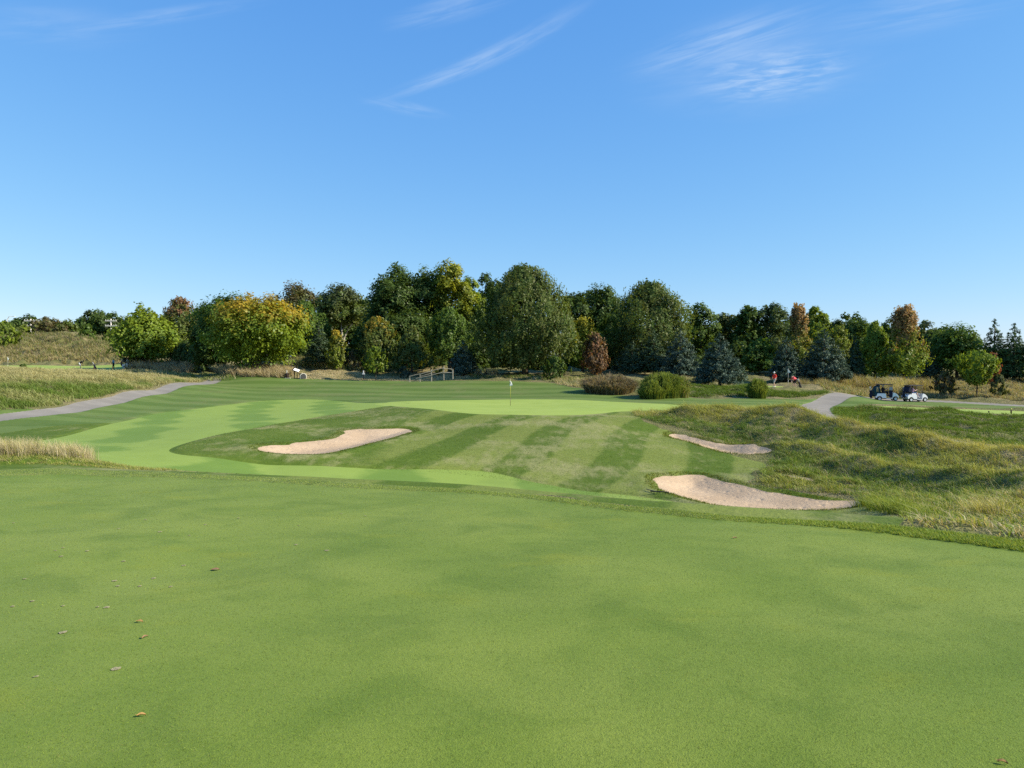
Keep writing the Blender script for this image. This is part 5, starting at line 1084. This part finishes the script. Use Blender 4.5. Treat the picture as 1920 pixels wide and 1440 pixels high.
part('post', [box((0, 0, .40), (.13, .13, .84))], 'black', e, .01); part('box', [box((0, 0, .98), (.15, .15, .34), 0, .8)], 'flagcloth', e, .01); part('crossboard', [box((.02, -.07, .72), (.34, .04, .13))], 'flagcloth', e, .01)
# ------------------------------------------------------------------ split rail fence
e0 = on(800, 95.3); e = empty('rail_fence', e0); tag(e, 'weathered split rail fence climbing to the right in front of the juniper', 'fence')
def loc_(px, py, Y): p = pt(px, py, Y); return (p[0] - e0[0], p[1] - e0[1], p[2] - e0[2])
for px, tp, bt in ((768, 707, 714), (787.5, 701, 713), (809, 693, 712), (832, 687, 709), (849, 692, 707)):
    a = loc_(px, tp, 95.3); b = loc_(px, bt + 1, 95.3); part('post', [box(((a[0]), a[1], (a[2] + b[2]) / 2 - .1), (.13, .13, a[2] - b[2] + .2))], 'wood', e, .02)
for (p0, p1) in (((767, 706, 95.2), (788, 701, 95.2)), ((787, 702, 95.2), (810, 695.5, 95.2)), ((808, 696, 95.2), (833, 689.5, 95.2)), ((780, 709.5, 95.2), (810, 704, 95.2)), ((808, 704, 95.2), (833, 697.5, 95.2)), ((831, 691, 95.2), (850, 692.5, 95.3)), ((831, 699, 95.2), (850, 699, 95.3)), ((787, 706, 95.2), (810, 700, 95.2))):
    a, b = loc_(*p0), loc_(*p1); m_ = [(a[i] * .5 + b[i] * .5 + (.02 if i == 2 else 0)) for i in range(3)]; part('rail', [tube([a, m_, b], [.04, .045, .04], 6)], 'wood', e, smooth=False)
# ------------------------------------------------------------------ parked car behind the grass
x, y, z = on(643, 126); e = empty('parked_car', (x, y, z + .25), math.radians(12)); tag(e, 'white parked car half hidden behind tall grass and the yellow olive tree', 'car')
body = [(-2.2, .35), (-2.22, .75), (-2.05, .95), (-1.1, 1.0), (1.0, .98), (1.9, .85), (2.15, .7), (2.18, .38), (1.75, .30)] + arc(1.35, .33, .37, 0, 180, 8) + arc(-1.35, .33, .37, 0, 180, 8) + [(-1.75, .30)]
part('body', [prism(body, -.86, .86)], 'white', e, .05); part('cabin', [prism([(-1.75, .98), (-1.25, 1.38), (.2, 1.42), (.95, .98)], -.74, .74)], 'darkglass', e, .04); part('roof', [prism([(-1.3, 1.39), (-1.2, 1.46), (.12, 1.48), (.25, 1.41)], -.72, .72)], 'white', e, .02)
for wx in (-1.35, 1.35):
    for wy in (-.78, .78): wheel(e, wx, wy, .32, .2)
# ------------------------------------------------------------------ power poles beyond the mound
def power_pole(px, top, Y, arms, label, half=1.9):
    x, y, zt = pt(px, top, Y); zb = zg1(x, y); e = empty('power_pole', (x, y, zb)); tag(e, label, 'power pole', 'power poles beyond the mound'); H = zt - zb
    part('pole', [tube([(0, 0, -.2), (0, 0, H)], [.30, .22], 8)], 'polewood', e, smooth=True)
    for ap in arms:
        za = pt(px, ap, Y)[2] - zb; part('crossarm', [box((0, -.15, za), (half * 2, .2, .38))], 'polewood', e)
        for k in (-.92, -.5, .5, .92): part('insulator', [lathe([(.06, za + .12), (.10, za + .25), (.05, za + .42)], 6, (k * half, -.15, 0))], 'offwhite', e)
power_pole(208, 598, 258, (601.5, 611), 'pale power pole with two long crossarms against the wide dark tree')
power_pole(57.5, 598, 232, (601.5, 611.5), 'nearest pale power pole with two crossarms above the left mound')
power_pole(73, 601, 248, (604.5, 618.5), 'second power pole, just right of the nearest one above the mound', 1.7)
power_pole(84, 604, 285, (606,), 'faint distant power pole right of the second pole', 1.3)
power_pole(124, 601, 262, (604.5, 614.5), 'power pole whose crossarms show through the thin olive tree')
x, y, zt = pt(13.5, 594, 240); zb = zg1(x, y); e = empty('street_lamp', (x, y, zb)); tag(e, 'thin street lamp pole with a short arm at the far left horizon', 'street lamp'); H = zt - zb
part('pole', [tube([(0, 0, 0), (0, 0, H - 1), (.5, 0, H), (1.6, 0, H + .2)], [.14, .11, .09, .07], 6)], 'polewood', e, smooth=True); part('lamp_head', [box((2.0, 0, H + .15), (.9, .35, .18))], 'offwhite', e)
# ------------------------------------------------------------------ tee markers, rake
for px, Yv, lb in ((1897, 63.5, 'small dark tee marker with a yellow top on the pale tee strip'), (1855, 64.6, 'low dark tee marker on the pale tee strip, left of the yellow topped one')):
    x, y, z = on(px, Yv); e = empty('tee_marker', (x, y, z)); tag(e, lb, 'tee marker'); hh = .34 if px > 1880 else .14
    part('stake', [lathe([(.05, 0), (.06, hh * .5), (.04, hh)], 10)], 'dkwood', e, smooth=True)
    if px > 1880: part('top', [lathe([(.03, hh), (.07, hh + .05), (.03, hh + .12)], 10)], 'yellowpaint', e, smooth=True)
for px, Yv, lb in ((314, 104, 'thin dark stake on the dry flat right of the far left cart'), (176, 108, 'thin dark stake in front of the push trolley'), (211, 110, 'thin dark stake in front of the person in the blue shirt')):
    x, y, z = on(px, Yv); o = part('stake', [box((0, 0, .5), (.09, .09, 1.0), 0, .8)], 'darkpaint', None, .01); o.location = (x, y, z - .05); tag(o, lb, 'stake')
a = hit(1212, 920, 12); b = hit(1236, 926.5, 12); e = empty('bunker_rake', a); tag(e, 'bunker rake lying on the grass left of the big right bunker', 'rake')
dx, dy, dz = b[0] - a[0], b[1] - a[1], b[2] - a[2]; dz += .03
part('handle', [tube([(0, 0, .05), (dx, dy, dz + .03)], [.014, .014], 6)], 'darkpaint', e, smooth=True)
part('rake_head', [tube([(dx - .28, dy + .1, dz + .05), (dx + .30, dy - .1, dz + .05)], [.02, .02], 6)] + [tube([(dx - .25 + .09 * k, dy + .09 - .032 * k, dz + .05), (dx - .25 + .09 * k, dy + .09 - .032 * k, dz - .03)], [.008, .006], 4) for k in range(7)], 'black', e)
# ------------------------------------------------------------------ fallen leaves and divots on the near turf
def fallen(px, py, L, label, mat='fallen', rz=0.3, wr=.42):
    x, y, z = hit(px, py); v = []; n = 7
    for i in range(n):
        t = i / (n - 1); w_ = L * wr / 2 * math.sin(math.pi * min(max(t, .03), .98)) ** .8; zz = .005 + .007 * math.sin(t * 3.3)
        v += [(t * L - L / 2, -w_, zz + .006), (t * L - L / 2, 0, zz), (t * L - L / 2, w_, zz + .009)]
    f = [(i * 3 + j, (i + 1) * 3 + j, (i + 1) * 3 + j + 1, i * 3 + j + 1) for i in range(n - 1) for j in (0, 1)]
    o = pyobj('fallen_leaf', [(np.array(v), f), tube([(-L / 2, 0, .012), (-L * .75, .003, .018)], [.001, .0008], 4)], M[mat]); o.location = (x, y, z); o.rotation_euler = (0, 0, rz); tag(o, label, 'leaf')
fallen(265, 1345, .040, 'curled orange brown leaf on the turf at the lower left', rz=.35)
fallen(262, 1168, .048, 'brown leaf on the turf above the curled orange one', rz=-.1, wr=.5)
fallen(1880, 1433, .040, 'yellow leaf cut by the bottom edge near the right corner', rz=-.5)
fallen(404, 1070, .070, 'reddish leaf on the turf in the left half', 'fallenred', rz=.2, wr=.8)
fallen(272, 1197, .045, 'dark curled leaf just below the brown one', 'fallenred', rz=1.2, wr=.35)
fallen(1378, 1010, .05, 'small dark leaf near the far end of the turf, right of centre', 'fallenred', rz=.2)
rg = np.random.default_rng(3)
DIV = [(118,1187,26),(200,1140,18),(118,1028,9),(104,1033,8),(163,1034,11),(115,1044,12),(232,1053,11),(345,1061,12),(215,1090,15),(288,1085,15),(46,1086,10),(220,1100,11),(262,1100,13),(320,1101,12),(60,1128,12),(24,1138,13),(118,1137,10),(300,998,12),(385,984,8),(355,1005,8),(447,972,8),(613,1033,13),(555,1022,10),(68,1270,14),(218,1255,26),(273,975,8),(25,981,8),(222,992,8),(640,964,6),(560,986,6),(183,1139,10),(685,968,6)]
for px, py, wpx in DIV:
    x, y, z = hit(px, py); r = wpx / F * y / 2 * .72; m = 11; v = [(0, 0, .004)]
    for k in range(m): a_ = 2 * math.pi * k / m; rr = r * rg.uniform(.6, 1.15); v.append((rr * math.cos(a_), rr * math.sin(a_) * 1.0, .001))
    o = pyobj('divot', [(np.array(v), [(0, 1 + k, 1 + (k + 1) % m) for k in range(m)])], M['divot']); o.location = (x, y, z + .004); tag(o, 'small bare divot, one of many scattered over the left of the near fairway', 'divot', 'divots on the near fairway')
